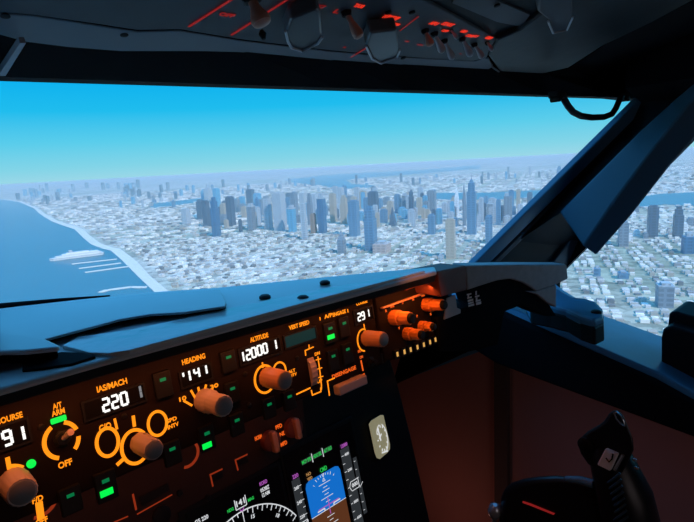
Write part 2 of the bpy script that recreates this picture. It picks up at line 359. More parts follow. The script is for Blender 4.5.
# ---- towers: (px, base y, top y, width px, facade, shape, label)
GRID = radians(27)
OCC = []
def free(x, y, r): return all((x - a) ** 2 + (y - b) ** 2 > (r + c) ** 2 for a, b, c in OCC)
def tower(px, by, ty, wp, fc, shape, label, group=None, deep=1.):
    g_ = gnd(px, by); fl = Vector((g_.x - EYE.x, g_.y - EYE.y, 0)); D = fl.length
    r_ = ray(px, ty); h = EYE.z + D * r_.z / sqrt(r_.x ** 2 + r_.y ** 2) - GZ
    dep = (R.transposed() @ (g_ - EYE)).z; w = wp * dep / FPX / 1.25; d = w * .8 * deep
    x0, y0 = g_.x, g_.y
    rad = .5 * sqrt(w * w + d * d) * (1.15 if shape in ('twin', 'pyramid') else 1)
    if group and not free(x0, y0, rad): return None
    OCC.append((x0, y0, rad))
    rot = Matrix.Rotation(GRID, 3, 'Z')
    def bx(mb, z0, z1, k=1., k2=None, ox=0, oy=0, kd=None):
        k2 = k if k2 is None else k2; kd = k if kd is None else kd
        P = [rot @ Vector((sx_ * w / 2 * k + ox, sy_ * d / 2 * kd + oy, 0)) + Vector((0, 0, z0)) for sx_, sy_ in ((-1, -1), (1, -1), (1, 1), (-1, 1))]
        T = [rot @ Vector((sx_ * w / 2 * k2 + ox, sy_ * d / 2 * (kd if k2 == k else k2) + oy, 0)) + Vector((0, 0, z1)) for sx_, sy_ in ((-1, -1), (1, -1), (1, 1), (-1, 1))]
        mb.prism(P, T); return mb
    m = FC[fc]; loc = Vector((x0, y0, GZ))
    def fin(mb, nm, parent=None, mm=None):
        o = mb.build(nm, mm or m, None)
        if parent: o.parent = parent
        else: o.location = loc
        return o
    nm = 'skyscraper'
    if shape == 'slab':
        o = fin(bx(bx(MB(), 0, h - 8), h - 8, h, .7), nm); tag(o, label, 'building', group); return o
    t_ = thing(nm, loc, label, 'building', group)
    if shape == 'step':
        fin(bx(bx(MB(), 0, h * .72), h * .72, h * .9, .78), 'shaft', t_); fin(bx(MB(), h * .9, h, .5), 'crown', t_)
    elif shape == 'spire':
        fin(bx(bx(MB(), 0, h * .7), h * .7, h * .84, .72), 'shaft', t_); fin(bx(MB(), h * .84, h * .9, .5, .2), 'crown', t_); fin(bx(MB(), h * .9, h, .1, .04), 'spire', t_, FC['pale'])
    elif shape == 'point':
        fin(bx(MB(), 0, h * .62), 'shaft', t_); fin(bx(MB(), h * .62, h, .95, .08), 'crown', t_)
    elif shape == 'pyramid':
        fin(bx(MB(), 0, h * .15, 1.2), 'podium', t_); fin(bx(MB(), h * .15, h, 1., .12), 'shaft', t_)
    elif shape == 'twin':
        fin(bx(MB(), 0, h * .2, 1.15), 'podium', t_)
        fin(bx(MB(), h * .2, h, .42, ox=-w * .27, kd=.9), 'shaft', t_); fin(bx(MB(), h * .2, h * .93, .42, ox=w * .27, kd=.9), 'shaft', t_)
    elif shape == 'crown':
        fin(bx(MB(), 0, h * .86), 'shaft', t_); fin(bx(bx(MB(), h * .86, h * .9, 1.06), h * .9, h, .6), 'crown', t_, FC['pale'])
    elif shape == 'low':
        fin(bx(MB(), 0, h * .8), 'shaft', t_); fin(bx(MB(), h * .8, h, .55), 'roof_house', t_, FC['pale'])
    return t_
TOWERS = [
 (187, 224, 208, 9, 'pale', 'slab', 'pale short tower standing alone at the west edge of the downtown cluster'),
 (207.5, 227, 200, 8, 'slate', 'slab', 'dark purple-grey tower, first tall one from the sea side of downtown'),
 (217, 236, 197, 9, 'deep', 'step', 'deep blue stepped tower beside the first dark purple-grey one'),
 (232, 226, 196, 9, 'slate', 'slab', 'dark slate square tower standing apart in the west of downtown'),
 (241, 232, 219, 4, 'slate', 'slab', 'very small dark tower in front of the slate square one'),
 (252.5, 230, 203, 9, 'grey', 'crown', 'grey glass tower with pale crown in the west of downtown'),
 (259, 223, 194, 7, 'blue', 'spire', 'slim blue tower with a spire behind the grey glass one'),
 (269, 229, 198, 9, 'pale', 'slab', 'light blue-grey tower beside the wide striped one'),
 (281, 230, 192, 14, 'stripe', 'slab', 'widest grey tower of downtown with vertical stripes'),
 (293, 232, 205, 9, 'bright', 'crown', 'bright blue glass tower in front of the wide striped one'),
 (295, 221, 193, 8, 'grey', 'slab', 'tall grey tower just behind the bright blue glass one'),
 (305, 239, 203, 7, 'pale', 'slab', 'pale slim tower standing forward in the middle of downtown'),
 (311, 226, 193, 7, 'grey', 'step', 'grey stepped tower behind the pale slim forward one'),
 (314, 233, 213, 7, 'brown', 'slab', 'short brown tower between pale slim and deep blue towers'),
 (323, 233, 193, 10, 'deep', 'crown', 'tall deep blue tower with pale crown in mid downtown'),
 (334, 222, 193, 8, 'beige', 'slab', 'beige slab tower behind the tall deep blue one'),
 (345, 224, 195, 10, 'beige', 'step', 'beige stepped tower beside the blue-slate one'),
 (355, 236, 200, 13, 'blue', 'slab', 'broad blue-slate tower with flat roof in mid downtown'),
 (342, 253, 231, 10, 'grey', 'point', 'small grey tower with pointed top standing alone on open ground'),
 (371.5, 250, 206, 15, 'blue', 'step', 'broad blue stepped tower standing in front of all its neighbours'),
 (374, 219, 191, 13, 'slate', 'slab', 'dark broad tower behind the blue stepped front one'),
 (382, 252, 241, 22, 'pink', 'low', 'squat wide pinkish building at the foot of the blue stepped tower'),
 (393, 226, 207, 9, 'slate', 'pyramid', 'dark pyramid-shaped tower east of the blue stepped one'),
 (398, 213, 194, 8, 'blue', 'slab', 'blue slab tower behind the dark pyramid'),
 (405.5, 213, 193, 8, 'grey', 'crown', 'grey tower with pale crown east of the dark pyramid'),
 (412, 221, 186, 7, 'slate', 'spire', 'slender dark tower with a spire rising from the mid cluster'),
 (421, 206, 187, 8, 'pale', 'slab', 'pale tower behind the slender dark spire'),
 (432, 211, 190, 12, 'grey', 'slab', 'grey broad tower seen above a nearer blue one'),
 (432, 234, 214, 10, 'blue', 'slab', 'short blue tower standing before the grey broad one'),
 (451, 258, 218, 13, 'beige', 'slab', 'tall beige slab tower standing nearest, apart from the others'),
 (441, 260, 254, 8, 'pale', 'low', 'very low pale block at the foot of the nearest beige slab'),
 (457, 217, 185, 6, 'white', 'point', 'slender white tower with a needle point'),
 (464.5, 226, 182, 5, 'grey', 'point', 'slim pointed grey tower next to the tallest one'),
 (472, 234, 173, 13, 'blue', 'spire', 'tallest blue-grey tower of downtown topped by a spire'),
 (481.5, 222, 197, 7, 'pale', 'slab', 'pale slim tower just east of the tallest one'),
 (489, 243, 215, 10, 'blue', 'slab', 'blue tower nearest to the window post in the main window'),
 (490, 216, 202, 9, 'grey', 'crown', 'grey tower with pale crown behind the blue one near the post'),
 (498.5, 225, 199, 7, 'blue', 'slab', 'slim blue tower next to the twin towers'),
 (508, 222, 196, 13, 'grey', 'twin', 'grey twin towers at the east end of downtown'),
 (520, 216, 204, 8, 'pale', 'slab', 'small pale tower last in the row before the post'),
 (474, 256, 250, 5, 'grey', 'low', 'tiny low grey block below the tallest tower'),
 (559, 179, 166, 7, 'blue', 'step', 'lone far blue tower just beside the window post'),
 (652, 237, 205, 13, 'slate', 'slab', 'slate tower beyond the river side of the side window'),
 (677.5, 237, 206, 12, 'slate', 'step', 'dark stepped tower seen through the side window'),
 (688, 253, 232, 16, 'deep', 'low', 'short dark blue tower in front of the dark stepped one'),
 (623, 246, 221, 13, 'grey', 'slab', 'grey tower partly behind the blue visor edge'),
 (597, 276, 266, 9, 'blue', 'low', 'small blue-grey block low behind the window post'),
 (664, 306, 282, 21, 'grey', 'crown', 'big grey square tower nearest of all in the side window'),
 (623, 278, 271, 14, 'blue', 'low', 'low wide blue building on open ground in the side window'),
 (87, 188, 182.5, 3.5, 'slate', 'slab', 'lone dark far tower inland of the northern beach'),
]
WORD = {'grey': 'grey', 'pale': 'pale', 'blue': 'blue', 'slate': 'dark slate', 'beige': 'beige', 'bright': 'bright blue', 'white': 'white'}
for a in TOWERS: tower(*a)
for i in range(170):      # smaller blocks between the named towers
    px = random.choice((random.uniform(200, 330), random.uniform(330, 430), random.uniform(400, 530), random.uniform(250, 520)))
    by = random.uniform(203, 228); tower(px, by, by - random.uniform(8, 20), random.uniform(5, 10), fk := random.choice(('grey', 'pale', 'blue', 'slate', 'beige', 'pale', 'bright')), 'slab',
          WORD[fk] + ' mid-height office tower standing among the downtown skyscrapers', 'mid-height towers filling downtown')
for i in range(130):      # a far belt of towers along the coast and the horizon
    if i < 55: px = random.choice((random.gauss(40, 10), random.gauss(130, 6), random.uniform(30, 150))); by = 203 - px * .06 + random.uniform(-9, 4)
    elif i < 75: px = random.uniform(120, 185); by = random.uniform(196, 209)
    else: px = random.uniform(160, 560); by = random.uniform(190, 199) - (px - 160) * .045
    w_ = gnd(px, by)
    if wet(w_.x, w_.y): continue
    tower(px, by, by - random.uniform(3.5, 9), random.uniform(2.2, 4), fk := random.choice(('slate', 'blue', 'pale', 'grey', 'bright')), 'slab',
          'tiny hazy ' + WORD[fk] + ' tower far off between the coast and the horizon', 'hazy far towers')
for i in range(16):
    px = random.uniform(600, 694); by = random.uniform(212, 245); tower(px, by, by - random.uniform(5, 9), random.uniform(6, 12), fk := random.choice(('pale', 'grey', 'white')), 'slab',
          WORD[fk] + ' mid-height block scattered beyond the side window', 'mid-height blocks beyond the side window')

# ---- low buildings: the nearest ones are objects, the rest one mass
def seen_out(p):
    x, y = to_px(p)
    if not (-6 < x < 700): return False
    if x < 150: lim = 312 - .12 * x
    elif x < 560: lim = 294 - (x - 150) * .09
    elif x < 570: return False
    else: lim = 290 + (x - 566) * .55
    if y > lim: return False
    if 478 < x < 640 and (x - 475) > (262 - y) * 1.0 and x < 566 + (262 - y) * .9: return False
    return True
low = []
def fan(step, r0, r1):
    c_, s_ = cos(GRID), sin(GRID); n = int(r1 / step) + 1
    for i in range(-n, n):
        if i % 5 == 0: continue
        for j in range(-n, n):
            if j % 4 == 0: continue
            x = c_ * i * step - s_ * j * step; y = s_ * i * step + c_ * j * step; d = sqrt(x * x + y * y)
            if not (r0 < d < r1): continue
            az = math.atan2(x, y)
            if not (radians(2) < az < radians(84)): continue
            if random.random() < .12: continue
            x += random.uniform(-.1, .1) * step; y += random.uniform(-.1, .1) * step
            if wet(x, y) or wet(x - 60, y) or not free(x, y, step * .55): continue
            low.append((d, x, y, step * random.uniform(.4, .8), step * random.uniform(.4, .8), random.choice((5, 7, 8, 10, 12, 16)) * sqrt(step / 46)))
fan(30, 1150, 3900); fan(60, 3960, 8200); fan(105, 8260, 16500)
low.sort(key=lambda q: (not seen_out((q[1], q[2], GZ)), -(q[3] * (q[4] + q[5]) / q[0] ** 2)))
rot = Matrix.Rotation(GRID, 3, 'Z')
mb = MB()
for d, x, y, w, l, h in low[300:]: mb.box((x, y, GZ + h / 2), (w, l, h), rot)
tag(mb.build('low_rise_blocks', M['roofs']), 'mass of low white and grey buildings covering the plain around the towers', 'buildings', kind='stuff')
protos = []
for k in range(6):
    mb = MB(); mb.box((0, 0, .5), (1, 1, 1), None); mb.box((.15 * (-1) ** k, .1 * (k % 3 - 1), 1.06), (.3 + .08 * k, .4, .16), None)
    if k % 2: mb.box((-.2, .28, 1.05), (.14, .14, .12), None)
    me = bpy.data.meshes.new('low_rise_building'); mb.b.to_mesh(me); mb.b.free(); me.materials.append(M['roof_one']); protos.append(me)
for i, (d, x, y, w, l, h) in enumerate(low[:300]):
    o = bpy.data.objects.new('low_rise_building', protos[i % 6]); COL.objects.link(o); o.location = (x, y, GZ); o.rotation_euler = (0, 0, GRID); o.scale = (w, l, h)
    tag(o, 'low flat-roofed building in the city blocks nearest below the aircraft', 'building', 'low buildings in the nearest blocks')

# ---- the white cruise ship and the breakwaters
def ship():
    a, b = gnd(50, 261.5), gnd(104, 254.5); ax = (b - a); Ln = ax.length; ax.normalize(); sd = Vector((-ax.y, ax.x, 0)); mid = (a + b) / 2; up = Vector((0, 0, 1))
    F = Frame(Vector((a.x, a.y, GZ + 2)), ax, sd)
    def P(s, t, z): return Vector((a.x, a.y, GZ + 2)) + ax * (s * Ln) + sd * t + up * z
    wd = Ln * .065
    t_ = thing('cruise_ship', Vector((mid.x, mid.y, GZ + 2)), 'long white cruise ship lying at sea off the city beach', 'ship')
    hull = [(0, 0), (.06, -.8), (.2, -1), (.85, -1), (.97, -.6), (1, 0), (.97, .6), (.85, 1), (.2, 1), (.06, .8)]
    MB().prism([P(s, t * wd * .85, 0) for s, t in hull], [P(s * 1.02 - .01, t * wd, Ln * .05) for s, t in hull]).build('hull', FC['white'], t_)
    for (s0, s1, z0, z1, k) in ((.1, .95, .05, .08, .9), (.22, .9, .08, .105, .8), (.3, .72, .105, .125, .65)):
        MB().prism([P(s, t * wd * k, z0 * Ln) for s, t in ((s0, -1), (s1, -1), (s1, 1), (s0, 1))], up * (z1 - z0) * Ln).build('deck_house', FC['white'], t_)
    MB().prism([P(s, t * wd * .3, .125 * Ln) for s, t in ((.36, -1), (.43, -1), (.43, 1), (.36, 1))], up * Ln * .045 - ax * Ln * .02).build('funnel', FC['pale'], t_)
    MB().prism([P(s, t * wd * .1, .1 * Ln) for s, t in ((.76, -1), (.77, -1), (.77, 1), (.76, 1))], up * Ln * .05).build('mast', FC['pale'], t_)
ship()
for (x0, y0, x1, y1, lb) in ((72, 264.5, 117, 259.5, 'pale breakwater closest to the cruise ship'), (79, 269, 121, 263.5, 'middle one of three pale breakwaters below the ship'),
                         (85, 273, 128, 267, 'pale breakwater farthest from the cruise ship')):
    a, b = gnd(x0, y0), gnd(x1, y1); d = (b - a).normalized(); s_ = Vector((-d.y, d.x, 0)) * 9
    tag(MB().prism([p + Vector((0, 0, 1.5)) for p in (a - s_, b - s_, b + s_, a + s_)], Vector((0, 0, 3))).build('breakwater', M['sand']), lb, 'breakwater')
mb = MB(); pp = [gnd(*q) for q in ((100, 293), (108, 290.5), (120, 289), (131, 287.5), (142, 288), (147, 287.5))]
for p, q in zip(pp, pp[1:]):
    d = (q - p).normalized(); s_ = Vector((-d.y, d.x, 0)) * 16; mb.prism([k + Vector((0, 0, 1.6)) for k in (p - s_ * .7, q - s_, q + s_, p + s_ * .7)], Vector((0, 0, 2)))
tag(mb.build('sand_spit', M['sand']), 'curved sandy spit reaching out to sea below the breakwaters', 'spit')

# ---- haze over the land
hm = bpy.data.materials.new('haze'); t = clear_nodes(hm); vs = t.nodes.new('ShaderNodeVolumeScatter'); oo = t.nodes.new('ShaderNodeOutputMaterial')
vs.inputs['Color'].default_value = (.72, .88, .80, 1); vs.inputs['Density'].default_value = 1 / 15000; vs.inputs['Anisotropy'].default_value = .0
t.links.new(vs.outputs[0], oo.inputs['Volume'])
mb = MB(); mb.box((0, 0, GZ + 200), (150000, 150000, 420)); tag(mb.build('haze', hm), 'thin blue haze lying over the city and the sea', 'haze', kind='stuff')

# ================================================================== THE COCKPIT SHELL
Z = EYE.z
def V3(x, y, z): return Vector((x, y, Z + z))          # cockpit point, heights from the eye
OHP = V3(0, .52, .165); OHN = Vector((0, sin(radians(15)), cos(radians(15))))
FO = Frame(OHP, (1, 0, 0), (0, -cos(radians(15)), sin(radians(15))))
wa, wb, wd_ = V3(.13, .70, .12), V3(1.3, .515, .12), V3(.12, .80, -.165)
WN = (wb - wa).cross(wd_ - wa).normalized()
def win(px, py, off=0.): return hit(px, py, wa + WN * off, WN)
if WN.y < 0: WN = -WN
def box(name, a, b, m, kind='structure'):
    a = Vector(a); b = Vector(b); mb = MB(); mb.box((a + b) / 2, [abs(q) for q in (b - a)]); o = mb.build(name, m); o['kind'] = kind; return o
def rows(mb, R_):
    """closed solid from cross-sections (lists of points)"""
    V = [[mb.b.verts.new(p) for p in r] for r in R_]; n = len(V[0])
    for A, B in zip(V, V[1:]):
        for i in range(n): mb.b.faces.new([A[i], A[(i + 1) % n], B[(i + 1) % n], B[i]])
    mb.b.faces.new(V[0][::-1]); mb.b.faces.new(V[-1]); return mb

box('floor', V3(-1.4, -1.3, -1.25), V3(1.45, 1.3, -1.2), M['floor'])
box('wall_rear', V3(-1.4, -1.35, -1.2), V3(1.45, -1.3, .6), M['black_matte'])
box('wall_left', V3(-1.45, -1.3, -1.2), V3(-1.4, 1.3, .6), M['black_matte'])
box('ceiling', V3(-1.4, -1.3, .55), V3(1.45, .75, .6), M['black_matte'])
box('wall_front', V3(-1.4, 1.25, -1.2), V3(1.45, 1.3, -.55), M['black_matte'])
# sidewall on the first officer's side: lining, aft part of the upper wall
box('wall_right', V3(1.25, -1.3, -1.2), V3(1.32, 1.25, -.44), M['wall'])
box('wall_right_upper', V3(1.33, -1.3, -.5), V3(1.40, -.25, .6), M['black_matte'])
box('wall_right_upper', V3(1.40, -.25, .16), V3(1.46, .75, .6), M['black_matte'])
# the dark upright strip between the two lining panels
a, b = atX(496, 420, 1.245), atX(509, 420, 1.245)
box('trim_1', (1.235, b.y, Z - 1.2), (1.25, a.y, Z - .42), M['wall_dark'])
# nose deck outside/below the windshield and the wall under it
mb = MB(); mb.prism([V3(-1.4, .82, -.34), V3(1.45, .74, -.34), V3(1.45, 1.3, -.56), V3(-1.4, 1.3, -.56)], Vector((0, 0, -.02))); struct(mb.build('wall_front_deck', M['black_matte']))
bl = [win(x, y) for x, y in ((-60, 360), (120, 345), (300, 325), (440, 300), (520, 290), (560, 300))]
mb = MB()
rows(mb, [[p, p + WN * .03, Vector((p.x, p.y + .03, Z - .36)), Vector((p.x, p.y, Z - .36))] for p in [V3(-1.4, .84, -.2)] + bl]); struct(mb.build('wall_front_sill', M['black_matte']))
# header over the windshield
up_ = [(0, 35), (21, 41), (69, 47), (121, 51), (200, 51), (240, 52), (330, 61), (400, 66), (485, 71), (540, 75), (610, 86)]
sec = []
for x, y in up_:
    xb = 5 + (x - 0) * 1.0; lo = win(xb, 77 + (xb - 5) * .033); u_ = hit(x, y - 3, OHP, OHN)
    sec.append([u_, lo, lo + Vector((0, .03, 0)), Vector((u_.x, u_.y + .1, Z + .57)), Vector((u_.x, u_.y, Z + .57))])
lo = win(5, 77); sec = [[V3(-1.4, .60, .14), V3(-1.4, .72, .12), V3(-1.4, .75, .12), V3(-1.4, .72, .57), V3(-1.4, .62, .57)]] + sec
q = V3(1.42, .50, .13); sec.append([V3(1.42, .44, .16), win(648, 99), win(648, 99) + Vector((0, .05, 0)), V3(1.42, .6, .57), V3(1.42, .5, .57)])
struct(rows(MB(), sec).build('trim_2', M['black_matte']))
# side header over the right window
mb = MB(); rows(mb, [[V3(1.30, y, z), V3(1.42, y, z - .03), V3(1.42, y, .57), V3(1.30, y, .57)] for y, z in ((.46, .135), (.2, .14), (-.3, .14))]); struct(mb.build('trim_3', M['black_matte']))
# centre post
c0, c1 = V3(.075, .70, .13), V3(.075, .83, -.3)
mb = MB(); mb.prism([c0 - Vector((.035, 0, 0)), c0 + Vector((.04, 0, 0)), c1 + Vector((.04, 0, 0)), c1 - Vector((.035, 0, 0))], Vector((0, .05, 0))); struct(mb.build('trim_4', M['black'], bevel=.006))
# a thin grey strip where that post's cover meets the header
MB().prism([atY(x, y, k) for x, y, k in ((20, 43, .575), (26, 43, .575), (5.5, 76, .672), (-2, 76, .672))], Vector((0, .004, .006))).build('trim_5', M['grey_trim'])['kind'] = 'structure'
# post between the windshield and the side window: body, edge flange coloured as if lit, second rib
A = [win(462, 276, -.02), win(641, 97, -.02)]; B = [atX(560, 276, 1.29), atX(735, 100, 1.31)]
mb = MB(); mb.prism([A[0], A[1], B[1], B[0]], [p + (p - EYE).normalized() * .07 for p in (A[0], A[1], B[1], B[0])]); post = mb.build('trim_6', M['black'], bevel=.008); post['kind'] = 'structure'
def on_post(px, py, off=.0):
    n = (A[1] - A[0]).cross(B[0] - A[0]).normalized(); n = n if n.dot(EYE - A[0]) > 0 else -n
    return hit(px, py, A[0] + n * off, n), n
def post_strip(pix, off, th, m, nm, bv=.003):
    P = [on_post(x, y, off) for x, y in pix]; o = MB().prism([p for p, _ in P], P[0][1] * -th).build(nm, m, bevel=bv); o['kind'] = 'structure'; return o
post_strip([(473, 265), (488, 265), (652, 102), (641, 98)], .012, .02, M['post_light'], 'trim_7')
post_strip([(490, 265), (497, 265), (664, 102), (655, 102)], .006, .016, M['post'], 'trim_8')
post_strip([(549, 268), (566, 268), (610, 205), (597, 205)], .014, .03, M['post'], 'trim_9')
# panes
MB().prism([win(2, 74), win(648, 94), win(566, 292), win(470, 320), win(-8, 345)], WN * .006).build('window_1', M['glass'])['kind'] = 'structure'
mb = MB(); mb.prism([V3(-1.35, .72, .13), V3(.05, .70, .13), V3(.05, .82, -.22), V3(-1.35, .84, -.22)], Vector((0, .006, 0))); struct(mb.build('window_2', M['glass']))
mb = MB(); mb.prism([V3(1.36, .50, .13), V3(1.36, -.26, .13), V3(1.36, -.26, -.50), V3(1.36, .60, -.36)], Vector((.006, 0, 0))); struct(mb.build('window_3', M['glass']))
# ledge under the side window (its inner face hides the top of the lining)
cols = [((420, 292), (540, 275), (395, 384)), ((470, 297), (552, 281), (475, 348)), ((499, 305), (562, 289), (499, 363)), ((580, 341), (605, 316), (580, 393)),
        ((656, 374), (661, 336), (640, 415)), ((694, 395), (694, 350), (694, 435)), ((800, 460), (800, 404), (800, 482))]
sec = []
for it, ot, ib in cols:
    p, q, r_ = atX(*it, 1.0), atX(*ot, 1.345), atX(*ib, 1.0)
    p2 = p + Vector((.012, 0, 0)); sec.append([p2, q, Vector((q.x, q.y, q.z - .16)), Vector((1.26, r_.y, r_.z + .01)), r_, p - Vector((0, 0, .014))])
e_ = sec[-1]; sec.append([Vector((v.x, -1.28, v.z - .02)) for v in e_])
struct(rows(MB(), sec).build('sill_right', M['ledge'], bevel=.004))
# black padding on the inner face of that ledge
sec = []
for it, ot, ib in cols:
    p, r_ = atX(*it, .998), atX(*ib, .998); sec.append([p + Vector((0, 0, -.006)), p + Vector((-.012, 0, -.014)), r_ + Vector((-.012, 0, .004)), r_ + Vector((0, 0, -.003))])
e_ = sec[-1]; sec.append([Vector((v.x, -1.28, v.z - .02)) for v in e_])
struct(rows(MB(), sec).build('trim_10', M['black_matte'], bevel=.003))

# ---- sun visor folded against the post
T_ = [(560, 212), (600, 172), (640, 132), (675, 100), (715, 66)]; G_ = [(583, 246), (612, 203), (650, 152), (688, 104), (730, 62)]; O_ = [(596, 255), (632, 214), (668, 168), (702, 130), (750, 80)]
sec = []
for a, b, c in zip(T_, G_, O_):
    p, q, r_ = atX(*a, 1.16), atX(*b, 1.12), atX(*c, 1.145); th = Vector((.022, .008, 0)); sec.append([p, q, r_, r_ + th, q + th, p + th])
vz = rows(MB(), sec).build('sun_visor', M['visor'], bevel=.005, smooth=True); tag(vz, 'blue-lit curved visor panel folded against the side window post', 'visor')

# ---- rounded arm on the ledge below the grey glareshield end
pix = [(525, 292), (545, 287), (557, 287), (566, 293), (574, 297), (586, 298), (596, 301), (603, 308), (603, 316), (594, 320), (580, 316), (566, 309), (550, 305), (530, 302)]
zt = Z - .285
P = [atZ(x, y, zt) for x, y in pix]
arm = thing('window_crank', (P[8].x, P[8].y, zt - .06), 'black rounded window crank arm with blue-lit top lying on the ledge', 'crank')
MB().prism(P, Vector((0, 0, -.040))).build('arm', M['ledge'], arm, bevel=.006)  # window light on the arm's top put in as blue colour
MB().prism([p + Vector((-.002, -.002, -.012)) for p in P], Vector((-.004, -.004, -.032))).build('pad', M['black'], arm, bevel=.004)
c_ = sum((P[i] for i in (6, 7, 8, 9)), Vector()) / 4; MB().lathe(c_ - Vector((.012, 0, .002)), (0, 0, 1), [(0, .009), (.004, .009), (.006, .006)]).build('pivot_cap', M['black'], arm, smooth=True)
# little latch on the ledge
p = atX(613, 349, 1.12); MB().prism([p + Vector(v) for v in ((-.02, -.012, 0), (.02, -.014, 0), (.016, .01, 0), (-.012, .014, 0))], Vector((0, 0, .010))).build('ledge_latch', M['black'], bevel=.002)
tag(bpy.data.objects['ledge_latch'], 'small dark latch on the blue-lit ledge under the side window', 'latch')

# ---- black box at the aft end of the ledge
bxo = thing('ledge_box', atX(694, 375, 1.12), 'black stepped box standing at the aft end of the window ledge', 'box')
def yz(pix, x): return [atX(*q, x) for q in pix]
MB().prism(yz([(661, 338), (663, 329), (670, 326), (760, 352), (760, 420), (661, 370)], 1.10), Vector((.14, 0, 0))).build('body', M['black'], bxo, bevel=.004)
MB().prism(yz([(667, 330), (669, 313), (674, 311), (760, 336), (760, 372), (668, 336)], 1.14), Vector((.10, 0, 0))).build('lid', M['black'], bxo, bevel=.004)

# ---- grab handle over the windshield corner
hd = thing('grab_handle', atY(590, 96, .50), 'black grab handle hanging below the header above the windshield', 'handle')
path = [(562, 93), (564, 99), (568, 106), (573, 112), (581, 116), (592, 117.5), (604, 117), (612, 114), (616, 108), (619, 101), (623, 94)]
MB().tube([atY(x, y, .50) for x, y in path], .0068, 12).build('grip', M['black'], hd, smooth=True)
for x in (557, 626):
    MB().box(atY(x, 95, .505), (.034, .022, .014)).build('mount', M['black'], hd, bevel=.003)
    MB().lathe(atY(x - 1, 99, .50), (0, -1, 0), [(-.01, .006), (.008, .006), (.010, .004)]).build('mount_screw', M['black'], hd, smooth=True)

# ================================================================== GLARESHIELD
gz = Z - .165
def gp(px, py, dz=0.): return atZ(px, py, gz + dz)
fr_ = [gp(x, y) for x, y in ((0, 389), (100, 361), (220, 329), (330, 299.5), (437, 271))]
bk_ = [gp(x, y) for x, y in ((435, 266.5), (400, 269.5), (300, 279), (220, 287), (155, 291.5), (80, 299), (0, 308))]
left = [V3(-.25, .84, -.165), V3(-1.2, .80, -.165), V3(-1.2, .50, -.165), V3(-.2, fr_[0].y, -.165)]
gs = thing('glareshield', V3(.3, .6, -.19), 'long dark glareshield with blue-lit top in front of the windshield', 'glareshield')
MB().prism(fr_ + bk_ + left, Vector((0, 0, -.007))).build('deck', M['shield'], gs, bevel=.004)
# black lip under the deck edge
mb = MB(); rows(mb, [[p + Vector(v) for v in ((0, .001, -.006), (0, .05, -.006), (0, .05, -.017), (0, .004, -.017))] for p in ([left[2]] + [left[3]] + fr_)]); mb.build('lip', M['lip'], gs, bevel=.002)
# raised cover sheets
def sheet(name, pix, z0, th, m, extra=(), bv=.003):
    P = [gp(x, y, z0) for x, y in pix] + list(extra); return MB().prism(P, Vector((0, 0, -th))).build(name, m, gs, bevel=bv)
CS = [(0, 311), (80, 301.5), (155, 294), (220, 290), (226, 301.5), (225, 306), (185, 312), (150, 314), (120, 319), (85, 328.5), (45, 339), (0, 350)]
sheet('cover_sheet', CS, .009, .0030, M['shield'], [V3(-.3, .60, -.156), V3(-.3, .82, -.156)], bv=.0012)
sheet('sheet_shadow', CS, .0059, .0050, M['black_matte'], [V3(-.3, .60, -.1591), V3(-.3, .82, -.1591)], bv=.001)  # black slab standing in for the shadow under the sheet's edge
sheet('front_flap', [(0, 331), (45, 338), (60, 345), (58, 347), (24, 350.5), (0, 351)], .0165, .005, M['shield'], [V3(-.1, .56, -.1485), V3(-.1, .62, -.1485)])
sheet('flap_core', [(0, 336), (45, 340), (58, 348), (24, 352.5), (0, 353)], .0113, .0108, M['black_matte'], [V3(-.1, .56, -.1537), V3(-.1, .62, -.1537)])
sheet('shadow_patch', [(22, 361), (40, 356), (62, 351.5), (84, 352.5), (96, 356), (72, 363.5), (42, 368), (22, 370)], .0022, .003, M['black_matte'], bv=.001)  # black patch in place of a shadow by the glossy strip
sheet('glossy_strip', [(62, 345.5), (78, 336.5), (130, 329.5), (180, 319), (228, 308.5), (300, 292.5), (425, 270.5), (375, 284), (310, 301), (230, 323), (130, 350), (110, 353), (90, 352.5)], .0035, .004, M['shield_shiny'], bv=.001)
MB().tube([gp(x, y, -.001) for x, y in ((-60, 313), (0, 307.5), (60, 301), (110, 296))], [.006, .006, .004, .0015], 10).build('back_gap_strip', M['black_matte'], gs, smooth=True)  # black strip standing in for the dark gap behind the deck
for x, y in ((265, 298.5), (303, 299.5), (325, 284)):
    MB().lathe(gp(x, y, .001), (0, 0, 1), [(0, .0075), (.003, .0075), (.005, .005)], 18).build('screw', M['black'], gs, smooth=True)
# brown end box, grey end trim and its bracket
g0, g1, g2 = gp(437, 271), atZ(465, 265, Z - .170), atZ(568, 265, Z - .204)
n1 = (g1 - g0).cross(Vector((0, 0, 1))); n2 = (g2 - g1).cross(Vector((0, 0, 1)))
def f1(px, py): return hit(px, py, g0, n1)
def f2(px, py, off=0.): return hit(px, py, g1 + n2.normalized() * off, n2)
n1.normalize(); n2.normalize()
if n1.dot(EYE - g0) > 0: n1 = -n1
s2 = -1 if n2.dot(EYE - g1) > 0 else 1; n2 = n2 * s2
MB().prism([f1(*q) for q in ((437, 271.5), (466, 265.5), (468, 290), (441, 297))], n1 * .05).build('end_box', M['brown_box'], gs, bevel=.002)
MB().prism([f2(*q) for q in ((465.5, 265.5), (520, 264.5), (567, 264.5), (568.5, 279), (557, 284.5), (537, 291), (524, 283), (511, 279), (498.6, 280.5), (484, 285), (467.5, 290.5))], n2 * .035).build('end_trim', M['grey_trim'], gs, bevel=.003)
MB().prism([f2(*q) for q in ((527, 291.5), (537, 291), (556.5, 285), (556.5, 307.5), (548, 303), (538, 295))], n2 * .02).build('end_bracket', M['grey_trim'], gs, bevel=.002)
